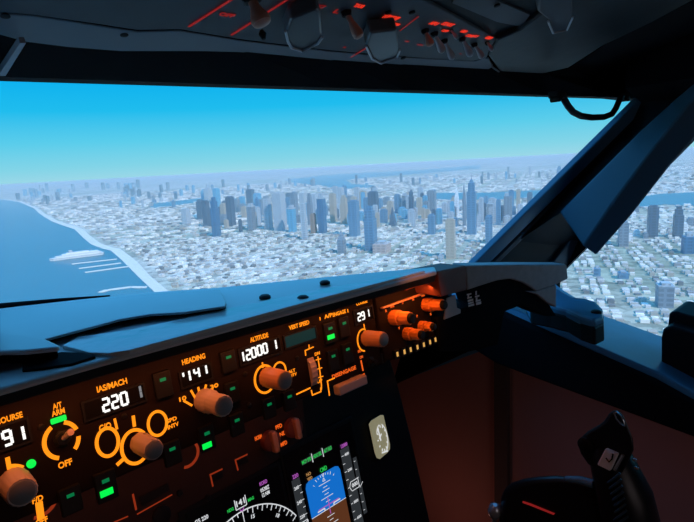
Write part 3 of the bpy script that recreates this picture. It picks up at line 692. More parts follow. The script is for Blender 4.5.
MB().prism([f2(x, y, .006) for x, y in ((467, 288), (484, 284), (498.6, 279), (511, 278), (524, 282), (537, 290), (549, 304), (557, 316), (545, 316), (520, 306), (505, 312), (498, 345), (470, 352), (440, 352), (437, 318), (473, 305))], n2 * .04).build('end_support', M['black_matte'], gs, bevel=.003)
# white stencilled marks on the black end support
mb = MB()
for i, (x, y, w_, h_) in enumerate(((469, 294.2, 3.4, 1.1), (468.2, 296, 1, 2.2), (469.4, 297.6, 3.4, 1.1), (470.4, 300.3, 4.2, 1.6), (470.8, 302.8, 4.2, 1.2), (471.2, 305.2, 4.6, 1.5), (476, 293.0, 1.1, 3), (477, 296.2, 3.4, 1.2), (476.5, 299, 1.2, 2.4), (478, 300.6, 3.8, 1.3), (478.5, 303.2, 4, 2))):
    w_ *= 1.25; h_ *= 1.3
    mb.prism([f2(x + dx, y + dy - dx * .25, .0055) for dx, dy in ((-w_ / 2, -h_ / 2), (w_ / 2, -h_ / 2), (w_ / 2, h_ / 2), (-w_ / 2, h_ / 2))], n2 * -.0006)
mb.build('stencil', M['white_mark'], gs)

# ================================================================== MODE CONTROL PANEL
tl = radians(8)
FM = Frame(V3(0, .54, -.17), (1, 0, 0), (0, sin(tl), cos(tl)))
def rect(mb, F, px_quad, w0, w1):
    P = [F.at(x, y, w0) for x, y in px_quad]; mb.prism(P, F.N * (w1 - w0)); return mb
def uvrect(F, px_quad):
    q = [F.uv(*p) for p in px_quad]; us = sorted(a for a, _ in q); vs = sorted(b for _, b in q)
    return (us[0] + us[1]) / 2, (vs[0] + vs[1]) / 2, (us[2] + us[3]) / 2, (vs[2] + vs[3]) / 2
def plate(F, r_, w0, w1, name, m, parent, bevel=.001):
    mb = MB(); mb.box(F.p((r_[0] + r_[2]) / 2, (r_[1] + r_[3]) / 2, (w0 + w1) / 2), (r_[2] - r_[0], r_[3] - r_[1], abs(w1 - w0)), F.rot); return mb.build(name, m, parent, bevel=bevel)
mcp = thing('autopilot_control_panel', FM.p(.25, -.12, -.03), 'long autopilot control panel with amber legends, white digits and knobs under the glareshield', 'control panel')
uE, uM = .5465, .6
face = plate(FM, (-.32, -.128, uE, -.013), -.06, 0, 'face', M['brown_face'], mcp, .002)

def legend(F, parent, items, m, name='legend'):
    for px, py, txt, h, wpx in items:
        mb = MB(); u, v = F.uv(px, py); u0, _ = F.uv(px - wpx / 2, py + wpx * .165); u1, _ = F.uv(px + wpx / 2, py - wpx * .165)
        put_text(mb, F, (u, v), txt, h, u1 - u0, bold=.03); mb.build(name, m, parent)
def window(F, quad, parent, texts, m='lcd', hd=.0125, name='digit_window', dim=()):
    r_ = uvrect(F, quad)
    w = plate(F, r_, -.002, .0012, name, M[m], parent, .0004)
    mb = MB(); t_ = .0016; X0, Y0, X1, Y1 = r_; g_ = .0022
    for a in ((X0 - g_, Y0 - g_, X1 + g_, Y0), (X0 - g_, Y1, X1 + g_, Y1 + g_), (X0 - g_, Y0, X0, Y1), (X1, Y0, X1 + g_, Y1)):
        mb.box(F.p((a[0] + a[2]) / 2, (a[1] + a[3]) / 2, .0012), (a[2] - a[0], a[3] - a[1], .0024), F.rot)
    mb.build('window_bezel', M['black'], w)
    if texts:
        mb = MB(); md = MB(); nd = 0
        for px, py, ch, *dm in texts:
            k = (md if dm and dm[0] == 'dim' else mb); nd += k is md
            if ch == "'":
                k.box(F.p(*F.uv(px, py), .0018), (.002, hd * .35, .0006), F.rot)
            else: digit(k, F, F.uv(px, py), ch, hd * .92, hd * .44, hd * .17, .0018)
        mb.build('digits', M['lcd_white'], w)
        if nd: md.build('dim_mark', M['lcd_dimwhite'], w)
        else: md.b.free()
    return w
def button(F, px, py, parent, lit=None, dim=(0, 0), size=(.0185, .026)):
    """push switch; px, py = its dim upper lamp; lit = pixel of its bright bar"""
    u, v = F.uv(px, py); sx_, sy_ = size; v -= sy_ * .20
    b = MB(); b.box(F.p(u, v, .0018), (sx_, sy_, .0056), F.rot); b = b.build('push_button', M['black'], parent, bevel=.0012)
    mb = MB(); mb.box(F.p(u, v + sy_ * .20, .0049), (sx_ * .34, sy_ * .12, .0008), F.rot); mb.build('dim_lamp', M['green_dim'], b)
    if lit:
        a, c = F.uv(*lit); mb = MB(); mb.box(F.p(a, c, .0052), (sx_ * .62, sy_ * .22, .0014), F.rot); mb.build('lit_bar', M['green'], b, bevel=.0006)
    return b
def knob(F, px, py, parent, r, ln, m='knob', cap='knob_face', skirt=0., flute=16, name='knob', step=None):
    u, v = F.uv(px, py); o = F.p(u, v)
    prof = [(0, r * .92), (.001, r)]
    if skirt: prof = [(0, r * skirt), (ln * .32, r * skirt), (ln * .38, r * .98), (ln * .44, r * .86), (ln * .5, r * .88)]
    prof += [(ln - .002, r * .94), (ln, r * .86)]
    k = MB().lathe(o, F.N, prof, 48, flute, .022).build(name, M[m], parent, smooth=True)
    MB().lathe(o + F.N * (ln - .0005), F.N, [(0, r * .78), (.0012, r * .76), (.0016, r * .7)], 32).build('knob_cap', M[cap], k, smooth=True)
    return k
def ringpx(mb, F, cx, cy, ry, wd, a0=0, a1=360, sq=1.):
    c = F.uv(cx, cy); r_ = abs(F.uv(cx, cy - ry)[1] - F.uv(cx, cy + ry)[1]) / 2; mb.ring(F, c, r_, wd, a0, a1, sq=sq)

# --- windows and their digits
window(FM, ((-40, 437), (28, 421), (28, 440), (-40, 464)), mcp, [(7, 437.5, '9'), (23, 432.5, '1'), (-12, 443, '0')], hd=.0135)
window(FM, ((84, 404), (143, 383), (143, 400), (85, 420)), mcp, [(105.5, 404.5, '2'), (114.5, 401.4, '2'), (123.5, 398.4, '0'), (140, 391.5, '1', 'dim')], hd=.0135)
window(FM, ((180, 374), (209, 363), (211, 377), (182, 388)), mcp, [(182.6, 374.6, "'"), (189, 375.2, '1'), (196.0, 372.5, '4'), (205.5, 368.5, '1')], hd=.0125)
window(FM, ((239, 351), (278, 337), (280, 351), (241, 365)), mcp, [(242.6, 356.5, '1'), (247.6, 354.6, '2'), (253, 352.4, '0'), (258.7, 350.2, '0'), (264.3, 348.2, '0'), (275.2, 344.3, '1')], hd=.0125)
window(FM, ((284, 336), (314, 328), (316, 338), (285, 348)), mcp, [], m='lcd_green')
window(FM, ((354, 312), (371, 306), (372.5, 318), (355, 325)), mcp, [(358.4, 317, '2'), (362.2, 315.6, '9'), (368, 313, '1')], hd=.0115)
# --- amber lettering
legend(FM, mcp, [(9, 418.2, 'COURSE', .0056, 27), (112, 385, 'IAS/MACH', .0062, 30), (193.5, 359, 'HEADING', .0060, 23), (259, 337.5, 'ALTITUDE', .0060, 18),
                 (299, 325, 'VERT SPEED', .0058, 20), (328, 315.8, 'A/P', .0056, 8), (339, 313.0, 'ENGAGE', .0056, 13), (361.5, 302.3, 'COURSE', .0056, 11),
                 (57, 405.5, 'A/T', .0055, 9), (58, 412, 'ARM', .0055, 13), (65, 463.5, 'OFF', .0062, 14)], M['amber'])
legend(FM, mcp, [(105, 426.8, 'C/O', .0068, 12), (171.5, 419.6, 'SPD', .0045, 10), (173, 425.5, 'INTV', .0045, 11), (182.5, 398.5, '10', .0050, 7), (214, 386, '30', .0050, 8),
                 (291.5, 371, 'ALT', .0040, 7), (292.5, 375, 'INTV', .0040, 8), (317, 353.5, 'DN', .0045, 5), (319.5, 381, 'UP', .0045, 5)], M['amber'])
legend(FM, mcp, [(344, 372, 'DISENGAGE', .0058, 24)], M['amber_red'])
# --- printed rings and ticks, each mark a part
def rg(cx, cy, ry, wd, arcs=((0, 360),), su=1., ticks=(), m='amber', F=FM, parent=mcp, nm='printed_ring'):
    c = F.uv(cx, cy); r_ = abs(F.uv(cx, cy - ry)[1] - F.uv(cx, cy + ry)[1]) / 2
    for a0, a1 in arcs: mb = MB(); mb.ring(F, c, r_, wd, a0, a1, su=su); mb.build(nm, M[m], parent)
def tk(pix, wd, m='amber', F=FM, parent=mcp, nm='printed_tick'): strip(MB(), F, pix, wd).build(nm, M[m], parent)
rg(107.4, 442, 16.2, .0034, su=.76)
rg(135.0, 446.5, 19, .0034, su=.80)
rg(157.3, 423.3, 13.8, .0030, su=.80)
tk(((133, 417), (134, 425)), .0032); tk(((114.5, 419.5), (116.5, 428)), .0024); tk(((118, 463.5), (123, 459)), .0036)
rg(61.5, 440, 20, .0038, ((-160, -25), (18, 72), (96, 140)), su=.9)
tk(((7.5, 459), (9, 467)), .0036); rg(9, 486, 22, .0038, ((8, 48),))
rg(264.5, 379, 15.2, .0028, su=.86); rg(279.4, 370.5, 9.4, .0022, ((-90, 120),), su=.9); tk(((262, 363), (262.6, 367)), .0018)
rg(363.5, 340, 12.0, .0022, ((-175, 30),), su=.8); tk(((363.5, 324.5), (364.2, 329)), .0016)
for a, b in (((184, 401), (191, 405)), ((191, 391), (195, 398)), ((198, 388), (199.5, 395)), ((205.5, 385.5), (203.5, 393)), ((212, 389), (206.5, 394))): tk((a, b), .0024)
mb = MB(); strip(mb, FM, ((305.3, 355), (304.8, 350.5), (312.8, 347)), .0015); strip(mb, FM, ((308.5, 345), (308.8, 348)), .0013); mb.build('printed_bracket', M['amber'], mcp)
mb = MB(); strip(mb, FM, ((317.5, 357), (319.2, 369), (321, 385), (321, 389)), .0015)
for x, y in ((317.8, 359.5), (319.2, 368.5), (320.3, 377)): strip(mb, FM, ((x - 2.2, y + .5), (x + 2.2, y - .8)), .0012)
mb.build('printed_scale', M['amber'], mcp)
tk(((296.5, 394), (309.5, 388)), .0018); mb = MB(); strip(mb, FM, ((311, 390.5), (312, 395), (320.5, 391.5), (320.3, 388)), .0016); mb.build('printed_bracket', M['amber'], mcp)
mb = MB(); strip(mb, FM, ((329, 395), (327, 381), (334, 378)), .0016); mb.build('printed_bracket', M['amber'], mcp)
tk(((319.5, 317.5), (319.8, 320)), .0012); tk(((347.2, 309.5), (347.6, 312)), .0012)
# --- push buttons
for d_, l_, s_ in (((69, 494), None, (.019, .026)), ((104, 479.5), (105, 491), (.020, .030)), ((161, 379), None, (.019, .0285)), ((170.5, 448), None, (.019, .026)),
                   ((205, 432.5), (205, 444.5), (.0185, .029)), ((226.5, 356.8), None, (.019, .0255)), ((230.5, 388), None, (.0175, .026)), ((235, 419.5), None, (.018, .026)),
                   ((267.3, 403.7), None, (.018, .0255)), ((287.4, 396), None, (.018, .0255)), ((328, 328.2), (328.6, 336.6), (.0205, .029)), ((342, 323), None, (.0185, .029)),
                   ((331.2, 355.8), None, (.0185, .029)), ((345.5, 349), None, (.0185, .029))):
    button(FM, *d_, mcp, l_, size=s_)
mb = MB(); mb.lathe(FM.p(*FM.uv(31, 463.5)), FM.N, [(0, .0038), (.002, .0038), (.003, .0026)]); mb.build('status_lamp', M['green'], mcp, smooth=True)
mb = MB(); u, v = FM.uv(58, 419.2); mb.box(FM.p(u, v, .002), (.0135, .0052, .003), FM.rot); mb.build('arm_lamp', M['green'], mcp, bevel=.001)
mb = MB(); u, v = FM.uv(383, 358); mb.box(FM.p(u, v, .001), (.011, .017, .002), FM.rot); bt = mb.build('lamp_window', M['black'], mcp, bevel=.001)
mb = MB(); mb.lathe(FM.p(u + .001, v, .002), FM.N, [(0, .0018), (.001, .0018)], 12); mb.build('lamp_dot', M['s_yellow'], bt)
# --- knobs
knob(FM, 14, 482, mcp, .0130, .034)
knob(FM, 140, 442.5, mcp, .0108, .036, flute=8)
knob(FM, 204.5, 400, mcp, .0125, .044, skirt=1.05)
knob(FM, 267, 377, mcp, .0125, .038, m='knob_orange')
knob(FM, 366, 338, mcp, .0115, .036, m='knob_orange')
# toggle lever of the autothrottle
u, v = FM.uv(62, 438); t_ = MB().lathe(FM.p(u, v), FM.N, [(0, .0085), (.002, .0085), (.004, .0060), (.006, .0058)], 6).build('toggle_switch', M['black'], mcp, smooth=True)
MB().tube([FM.p(u, v, .004), FM.p(u + .003, v + .006, .014), FM.p(u + .004, v + .008, .019)], [.0022, .0026, .0032], 12).build('toggle_lever', M['knob'], t_, smooth=True)
# thumbwheel
u, v = FM.uv(312, 371.5); o = FM.p(u, v, -.008); prof = []
tw = MB(); n = 44; rr = .0235; rings = []
for s_ in (-.0048, .0048):
    rings.append([tw.b.verts.new(o + FM.U * s_ + (FM.V * cos(2 * pi * i / n) + FM.N * .62 * sin(2 * pi * i / n)) * rr * (1 if i % 2 else .955)) for i in range(n)])
for i in range(n): tw.b.faces.new([rings[0][i], rings[0][(i + 1) % n], rings[1][(i + 1) % n], rings[1][i]])
tw.b.faces.new(rings[0][::-1]); tw.b.faces.new(rings[1]); tw.build('thumbwheel', M['knob'], mcp)
# disengage bar
u0, v0 = FM.uv(335, 388.5); u1, v1 = FM.uv(360, 380)
MB().box(FM.p((u0 + u1) / 2, (v0 + v1) / 2, .006), (u1 - u0 + .006, .0135, .014), FM.rot).build('disengage_bar', M['knob'], mcp, bevel=.002)
# vertical lettering and flight director toggle at the right
mb = MB(); 
for x, y, tx in ((359.3, 351, 'F/D'), (361, 357, 'ON'), (363, 375, 'OFF')): put_text(mb, FM, FM.uv(x, y), tx, .0042, .0065, bold=.03)
strip(mb, FM, ((360.7, 361), (362.5, 370)), .0022); mb.build('switch_legend', M['amber_red'], mcp)
u, v = FM.uv(369.5, 362); t_ = MB().lathe(FM.p(u, v), FM.N, [(0, .0085), (.003, .0085), (.004, .005), (.007, .005)], 6).build('toggle_switch', M['black'], mcp)
MB().tube([FM.p(u, v, .004), FM.p(u - .002, v + .003, .016)], [.002, .003], 10).build('toggle_lever', M['black'], t_, smooth=True)
# left flight director legend and switch, cut by the frame
mb = MB(); put_text(mb, FM, FM.uv(37.5, 499), 'F/D', .0055, .009, bold=.03); strip(mb, FM, ((39, 505), (40.5, 516)), .006)
put_text(mb, FM, FM.uv(41.5, 521), 'OFF', .0055, .010, bold=.03); mb.build('switch_legend', M['amber'], mcp)
# small face screws
for x, y in ((124, 416), (318 - 21, 358), (249, 405), (41, 427), (384, 297), (245, 374)):
    MB().lathe(FM.p(*FM.uv(x, y)), FM.N, [(0, .0030), (.001, .0030), (.0016, .002)], 14).build('face_screw', M['black'], mcp, smooth=True)
# course legend beside the right course knob
mb = MB()
for x, y, tx in ((387.5, 331.5, 'A'), (391.5, 337, 'VOR'), (390, 347, 'ADF')): put_text(mb, FM, FM.uv(x, y), tx, .0048, .0075, bold=.04)
mb.build('side_legend', M['amber_red'], mcp)

# ================================================================== EFIS CONTROL PANEL (barometer, minimums, map range)
ef = thing('display_control_panel', FM.p(.62, -.12, -.03), 'small control panel with four double orange-lit knobs at the right end under the glareshield', 'control panel')
plate(FM, (uE + .002, -.126, .685, -.014), -.05, .004, 'face', M['brown_face'], ef, .002)
mb = MB(); q = [FM.at(x, y, .004) for x, y in ((378, 307.3), (426, 290.3), (426.5, 292), (378.5, 309))]; mb.prism(q, FM.N * .006); mb.build('lit_lip_edge', M['knob_orange'], ef, bevel=.001)  # orange colour stands in for lamp light on the lip edge
q = [FM.at(x, y, .004) for x, y in ((402, 289.5), (435, 277.5), (435.4, 278.8), (402.4, 290.6))]; MB().prism(q, FM.N * .004).build('upper_rail', M['brown_box'], ef, bevel=.001)
def dual(px, py, r, ln, lab, arc=None):
    u, v = FM.uv(px, py); o = FM.p(u, v, .004)
    k = MB().lathe(o, FM.N, [(0, r), (ln * .4, r), (ln * .42, r * .9)], 48, 14, .03).build('outer_knob', M['knob_efis'], ef, smooth=True)
    k2 = MB().lathe(o + FM.N * ln * .42, FM.N, [(0, r * .62), (ln * .05, r * .86), (ln * .52, r * .84), (ln * .55, r * .78)], 48, 10, .03).build('inner_knob', M['knob_efis'], k, smooth=True)
    MB().lathe(o + FM.N * ln * .96, FM.N, [(0, r * .66), (.0045, r * .66), (.006, r * .52)], 24).build('centre_button', M['black'], k, smooth=True)
    return k
dual(391, 317.5, .0115, .036, ''); dual(423.5, 304.5, .0110, .036, ''); dual(404, 333.5, .0098, .030, ''); dual(419, 326, .0085, .024, '')
mb = MB()
mb.b.free()
for x, y, tx, w_ in ((384, 310.6, 'R', .004), (390, 306.2, 'MINS', .009), (400.5, 302.6, 'ST', .004), (411, 299.3, 'IN', .004), (421, 295.2, 'BARO', .009), (428.5, 314, 'S', .004), (397, 328, 'V', .004), (415, 316, 'P', .003)):
    mb = MB(); put_text(mb, FM, FM.uv(x, y), tx, .0042, w_, bold=.05, w=.0046); mb.build('legend', M['amber_red'], ef)
mb = MB(); ringpx(mb, FM, 404, 333, 10, .0018, 200, 330)
mb.build('printed_ring', M['amber'], ef)
for x, y in ((393, 354), (400, 351.6), (406.2, 349.4), (413, 347), (419.4, 344.6), (425.6, 342), (431, 339.6)):
    u, v = FM.uv(x, y); b = MB(); b.box(FM.p(u, v, .006), (.010, .014, .006), FM.rot); b = b.build('map_button', M['black'], ef, bevel=.001)
    mb = MB(); mb.box(FM.p(u, v + .0005, .0095), (.0038, .0072, .0012), FM.rot); mb.build('lit_legend', M['s_yellow'], b, bevel=.0005)
# dark panel end and grey bracket plate next to it
MB().prism([FM.at(x, y, -.004) for x, y in ((436, 290), (448, 296), (452, 316), (436, 346))], FM.N * .006).build('end_cheek', M['black'], ef)
gb = MB().prism([f2(x, y, .0055) for x, y in ((446, 298), (454.4, 294.4), (456, 307.5), (459.6, 309), (459.6, 313), (443, 319.5))], n2 * -.003).build('bracket_plate', M['grey_plate'], gs, bevel=.001)

# --- amber flood lamps under the glareshield lip (they are part of the glareshield)
def flood(x0, x1, w, col, dy=.028, dz=-.192):
    for i, x in enumerate((x0, x1)): pass
    l = bpy.data.lights.new('flood_lamp', 'AREA'); l.shape = 'RECTANGLE'; l.size = x1 - x0; l.size_y = .008; l.energy = w; l.color = col
    o = bpy.data.objects.new('flood_lamp', l); COL.objects.link(o); o.location = V3((x0 + x1) / 2, .54 - dy - .012, dz)
    d = Vector((0, .35, -1)).normalized(); o.rotation_euler = d.to_track_quat('-Z', 'Y').to_euler(); return o
flood(.02, .53, .20, (1, .24, .06)); flood(.55, .70, .10, (1, .25, .05))
ml = bpy.data.lights.new('map_lamp', 'SPOT'); mo = bpy.data.objects.new('map_lamp', ml); COL.objects.link(mo)
ml.energy = 5; ml.color = (1, .24, .03); ml.spot_size = radians(11.5); ml.spot_blend = .5; ml.shadow_soft_size = .012
mo.location = V3(.42, .02, .15); mo.rotation_euler = (V3(.615, .52, -.247) - mo.location).to_track_quat('-Z', 'Y').to_euler()
dl = bpy.data.lights.new('aft_fill_light', 'AREA'); do = bpy.data.objects.new('aft_fill_light', dl); COL.objects.link(do)  # unseen fill, added to brighten the overhead panel and sidewall
fw = bpy.data.lights.new('footwell_fill_light', 'POINT'); fwo = bpy.data.objects.new('footwell_fill_light', fw); COL.objects.link(fwo)  # unseen fill below the view, added to brighten the sidewall lining
fw.energy = .18; fw.color = (1, .42, .32); fw.shadow_soft_size = .04; fwo.location = V3(.95, .88, -1.08)
dl.shape = 'RECTANGLE'; dl.size = .7; dl.size_y = .4; dl.energy = .6; dl.color = (.95, .78, .80)
do.location = V3(.25, -.9, -.45); do.rotation_euler = (V3(.7, .5, -.1) - do.location).to_track_quat('-Z', 'Y').to_euler()

# ================================================================== MAIN INSTRUMENT PANEL
def on(F, px, py, w=0.): return hit(px, py, F.O + F.N * w, F.N)
t2 = radians(12); FL = Frame(V3(0, .60, -.30), (1, 0, 0), (0, sin(t2), cos(t2)))
mp = thing('main_instrument_panel', FL.p(.3, -.3, -.05), 'black main instrument panel below the long autopilot control panel', 'instrument panel')
P = [FL.p(-.5, .13), FL.at(388, 352), FL.at(397, 380), FL.at(412, 440), FL.at(432, 530), FL.p(.66, -.62), FL.p(-.5, -.62)]
MB().prism(P, FL.N * -.05).build('face', M['black'], mp, bevel=.003)
# brown forward strip with the selectors, left of the displays
MB().prism([FL.at(x, y, .001) for x, y in ((-80, 545), (20, 500), (90, 470), (150, 445), (240, 405), (300, 385), (306, 444), (283, 455.5), (185, 515), (150, 536), (-80, 660))], FL.N * .003).build('selector_strip', M['lower_face'], mp, bevel=.001)
tk(((184, 519), (232, 487), (283, 458.5), (303, 448)), .0016, 'amber_dim', FL, mp, 'strip_edge')
for o_ in [bpy.data.objects['strip_edge']]: o_.data.materials[0] = M['brown_box']
def sub(px_list, name, m, w=.006, th=.002, parent=mp, bv=.0008):
    return MB().prism([on(FL, x, y, w) for x, y in px_list], FL.N * -th).build(name, M[m], parent, bevel=bv)
def arc(cx, cy, r, a0, a1, wd, m, nm='selector_arc'):
    c = FL.uv(cx, cy); mb = MB(); mb.ring(FL, c, r, wd, a0, a1, off=.0046); mb.build(nm, M[m], mp)
arc(184, 453, .018, 60, 200, .0035, 'amber_dim'); arc(36, 498, .020, 60, 200, .0035, 'amber_dim')
def stk(pix, wd, m): strip(MB(), FL, pix, wd, off=.0046).build('selector_mark', M[m], mp)
stk(((131.5, 494), (134.5, 508)), .0022, 'amber_dim'); stk(((136, 513), (170, 494)), .0013, 'amber_dim'); stk(((113, 521), (126, 515.5)), .0013, 'amber_dim')
stk(((211, 485), (208.5, 474), (220, 468.5)), .0018, 'amber_dim'); stk(((236, 469), (233.5, 459.5), (245, 454)), .0018, 'amber_dim')
for q in (((213, 482), (212, 476), (222, 471), (224, 477)), ((238, 466), (237, 461), (247, 456), (249, 462)), ((142, 506), (139, 497), (168, 483), (170, 490))): sub(q, 'selector_window', 'black')
for x, y, r_ in ((160, 514, .011), (178, 492, .004), (206, 497, .004)):
    MB().lathe(FL.p(*FL.uv(x, y), .003), FL.N, [(0, r_), (.003, r_), (.004, r_ * .8)], 24).build('panel_screw', M['black'], mp, smooth=True)
# two oval orange-lit selector knobs and their marks
for cx, cy in ((267.5, 440), (290, 427)):
    u, v = FL.uv(cx, cy); k = MB().lathe(FL.p(u, v, .003), FL.N, [(0, .0145), (.010, .0135), (.012, .011)], 36).build('selector_knob', M['brown_box'], mp, smooth=True)
    MB().box(FL.p(u, v, .017), (.0085, .030, .012), FL.rot).build('knob_bar', M['knob_orange'], k, bevel=.003)
for x, y, tx in ((256.5, 437, 'NORM'), (277, 426, 'PFD'), (282, 443, 'MFD'), (281, 433, 'ND')):
    mb = MB(); put_text(mb, FL, FL.uv(x, y), tx, .0058, .011, bold=.03, w=.0046); mb.build('selector_legend', M['amber_red'], mp)
fl2 = bpy.data.lights.new('panel_flood_lamp', 'AREA'); f2o = bpy.data.objects.new('panel_flood_lamp', fl2); COL.objects.link(f2o)
fl2.shape = 'RECTANGLE'; fl2.size = .40; fl2.size_y = .008; fl2.energy = .055; fl2.color = (1, .22, .10); f2o.location = V3(.22, .535, -.300)
f2o.rotation_euler = Vector((0, .25, -1)).to_track_quat('-Z', 'Y').to_euler()

# ---- primary flight display
pf = thing('primary_flight_display', FL.p(.45, -.2, .004), 'lit flight display with blue sky and brown ground beside the oval clock', 'display')
def scr(px_list, m, w, name, parent, th=.0006): return MB().prism([on(FL, x, y, w) for x, y in px_list], FL.N * -th).build(name, M[m], parent)
def line(mb, pts, wd, w):
    """lit line; pts in frame uv"""
    for a, b in zip(pts, pts[1:]):
        a = Vector((*a, 0)); b = Vector((*b, 0)); d = (b - a).normalized(); s_ = Vector((-d.y, d.x, 0)) * wd / 2
        mb.prism([FL.p(q.x, q.y, w) for q in (a - s_, b - s_, b + s_, a + s_)], FL.N * .0004)
bz = FL.uv
uvb = lambda u0, v0, u1, v1, w0, w1, nm, m, par, bev=.0: plate(FL, (u0, v0, u1, v1), w0, w1, nm, M[m], par, bev)
uvb(.386, -.285, .528, -.092, .0, .0055, 'bezel', 'black', pf, .002)
sc = uvb(.390, -.28, .522, -.100, .004, .0062, 'screen', 'screen', pf)
L1, L2, L3, L4 = .0066, .0072, .0078, .0084
uvb(.395, -.28, .409, -.139, L1, L1 + .0003, 'speed_tape', 's_tape', sc)
uvb(.490, -.28, .508, -.133, L1, L1 + .0003, 'altitude_tape', 's_tape', sc)
uvb(.5115, -.245, .519, -.155, L1, L1 + .0003, 'climb_scale', 's_tape', sc)
uvb(.418, -.126, .476, -.119, L1, L1 + .0003, 'mode_bar', 's_tape', sc)
# sky with rounded upper corners, and ground
a_, b_, c_, d_ = .4155, .4825, -.204, -.1515; k_ = .008
mb = MB(); mb.prism([FL.p(*q, L2) for q in ((a_, c_), (b_, c_), (b_, d_ - k_), (b_ - k_ * .3, d_ - k_ * .3), (b_ - k_, d_), (a_ + k_, d_), (a_ + k_ * .3, d_ - k_ * .3), (a_, d_ - k_))], FL.N * .0003); mb.build('sky_field', M['s_sky'], sc)
uvb(a_, -.255, b_, c_, L2, L2 + .0003, 'ground_field', 's_earth', sc)
def lines(name, m, segs, parent, wd=.0007, w=L3):
    mb = MB()
    for s_ in segs: line(mb, s_, wd, w)
    return mb.build(name, M[m], parent)
cu = (a_ + b_) / 2
seg = [[(a_, c_), (b_, c_)]]
for i, (v, hw) in enumerate(((-.166, .011), (-.1715, .004), (-.1765, .007), (-.182, .004), (-.187, .0115), (-.193, .004), (-.215, .007), (-.221, .0035), (-.227, .0115))): seg.append([(cu - hw, v), (cu + hw, v)])
lines('pitch_ladder', 's_white', seg, sc)
seg = []
for a in (-45, -30, -20, -10, 10, 20, 30, 45):
    s_, c2 = sin(radians(a)), cos(radians(a)); l_ = .0045 if a % 30 == 0 else .003; seg.append([(cu + .026 * s_, -.181 + .026 * c2), (cu + (.026 + l_) * s_, -.181 + (.026 + l_) * c2)])
seg += [[(cu - .002, -.152), (cu + .002, -.152), (cu, -.1565), (cu - .002, -.152)], [(cu - .0025, -.1625), (cu + .0025, -.1625), (cu, -.158), (cu - .0025, -.1625)]]
lines('bank_scale', 's_white', seg, sc)
lines('flight_director', 's_mag', [[(cu - .02, -.198), (cu + .02, -.198)], [(cu, -.188), (cu, -.212)]], sc, .0012, L4)
lines('aircraft_symbol', 's_white', [[(cu - .022, -.2), (cu - .009, -.2), (cu - .009, -.204)], [(cu + .022, -.2), (cu + .009, -.2), (cu + .009, -.204)]], sc, .0016, L4)
def wr(items, m, parent, nm):
    for u, v, tx, h, w_ in items: mb = MB(); put_text(mb, FL, (u, v), tx, h, w_, bold=.02, w=L3); mb.build(nm, M[m], parent)
seg = [[(.405, -.15 - i * .0105), (.409, -.15 - i * .0105)] for i in range(12)]; lines('speed_ticks', 's_white', seg, sc)
seg = [[(.490, -.143 - i * .0125), (.494, -.143 - i * .0125)] for i in range(11)]; lines('altitude_ticks', 's_white', seg, sc)
seg = [[(.5115, -.16 - i * .013), (.5145, -.16 - i * .013)] for i in range(7)] + [[(.5135, -.202), (.521, -.196)]]; lines('climb_ticks', 's_white', seg, sc)
wr([(.4005, -.151, '260', .0048, .0085), (.4005, -.172, '240', .0048, .0085), (.4005, -.193, '220', .0048, .0085), (.4005, -.214, '200', .0048, .0085),
    (.5005, -.143, '400', .0042, .009), (.5005, -.168, '200', .0042, .009), (.5005, -.218, '800', .0042, .009), (.5005, -.243, '600', .0042, .009)], 's_white', sc, 'tape_number')
lines('readout_box', 's_white', [[(.4965, -.186), (.512, -.186), (.512, -.200), (.4965, -.200), (.493, -.193), (.4965, -.186)], [(.396, -.2), (.4075, -.2), (.4075, -.212), (.396, -.212), (.396, -.2)]], sc, .0009, L4)
wr([(.5045, -.193, '000', .0060, .012)], 's_white', sc, 'readout')
wr([(.4265, -.122, 'MCP SPD', .0054, .0175), (.447, -.122, 'HDG SEL', .0054, .0155), (.467, -.122, 'ALT HLD', .0054, .0155), (.4525, -.146, 'CMD', .0065, .013)], 's_green', sc, 'mode_text')
lines('mode_divider', 's_white', [[(.4365, -.129), (.4365, -.116)], [(.457, -.129), (.457, -.116)]], sc, .0010)
wr([(.4025, -.1345, '220', .0056, .010), (.499, -.1285, '12000', .0056, .013)], 's_mag', sc, 'selected_value')
wr([(.425, -.1415, 'NO', .0045, .008), (.4255, -.1485, 'VSPD', .0045, .009)], 's_amber', sc, 'speed_note')

# ---- navigation display
nd = thing('navigation_display', FL.p(.3, -.2, .004), 'lit map display with white compass arc at the bottom of the panel', 'display')
uvb(.232, -.285, .384, -.104, .0045, .0060, 'bezel', 'black', nd, .002)
ns = uvb(.240, -.28, .379, -.110, .0055, .0066, 'screen', 'screen', nd)
def ndl(name, m, segs, wd=.0008): return lines(name, m, segs, ns, wd, L2)
nc = (.313, -.232); rr_ = .09; seg = []; pts = []
for i in range(-60, 61, 2): pts.append((nc[0] + rr_ * sin(radians(i)), nc[1] + rr_ * cos(radians(i))))
ndl('compass_arc', 's_white', [pts], .0014)
for i in range(-60, 61, 5):
    l_ = .008 if i % 10 == 0 else .005; s_, c2 = sin(radians(i)), cos(radians(i)); seg.append([(nc[0] + rr_ * s_, nc[1] + rr_ * c2), (nc[0] + (rr_ - l_) * s_, nc[1] + (rr_ - l_) * c2)])
ndl('compass_ticks', 's_white', seg, .0010)
for a, tx in ((-50, '9'), (-20, '12'), (10, '15'), (40, '18')):
    mb = MB(); put_text(mb, FL, (nc[0] + (rr_ - .0125) * sin(radians(a)), nc[1] + (rr_ - .0125) * cos(radians(a))), tx, .005, None, .02, L2, -a); mb.build('compass_number', M['s_white'], ns)
ndl('track_line', 's_white', [[(nc[0], nc[1] + rr_), (nc[0], nc[1])]])
ndl('heading_box', 's_white', [[(nc[0] - .008, -.124), (nc[0] - .008, -.137), (nc[0] + .008, -.137), (nc[0] + .008, -.124)]], .0010)
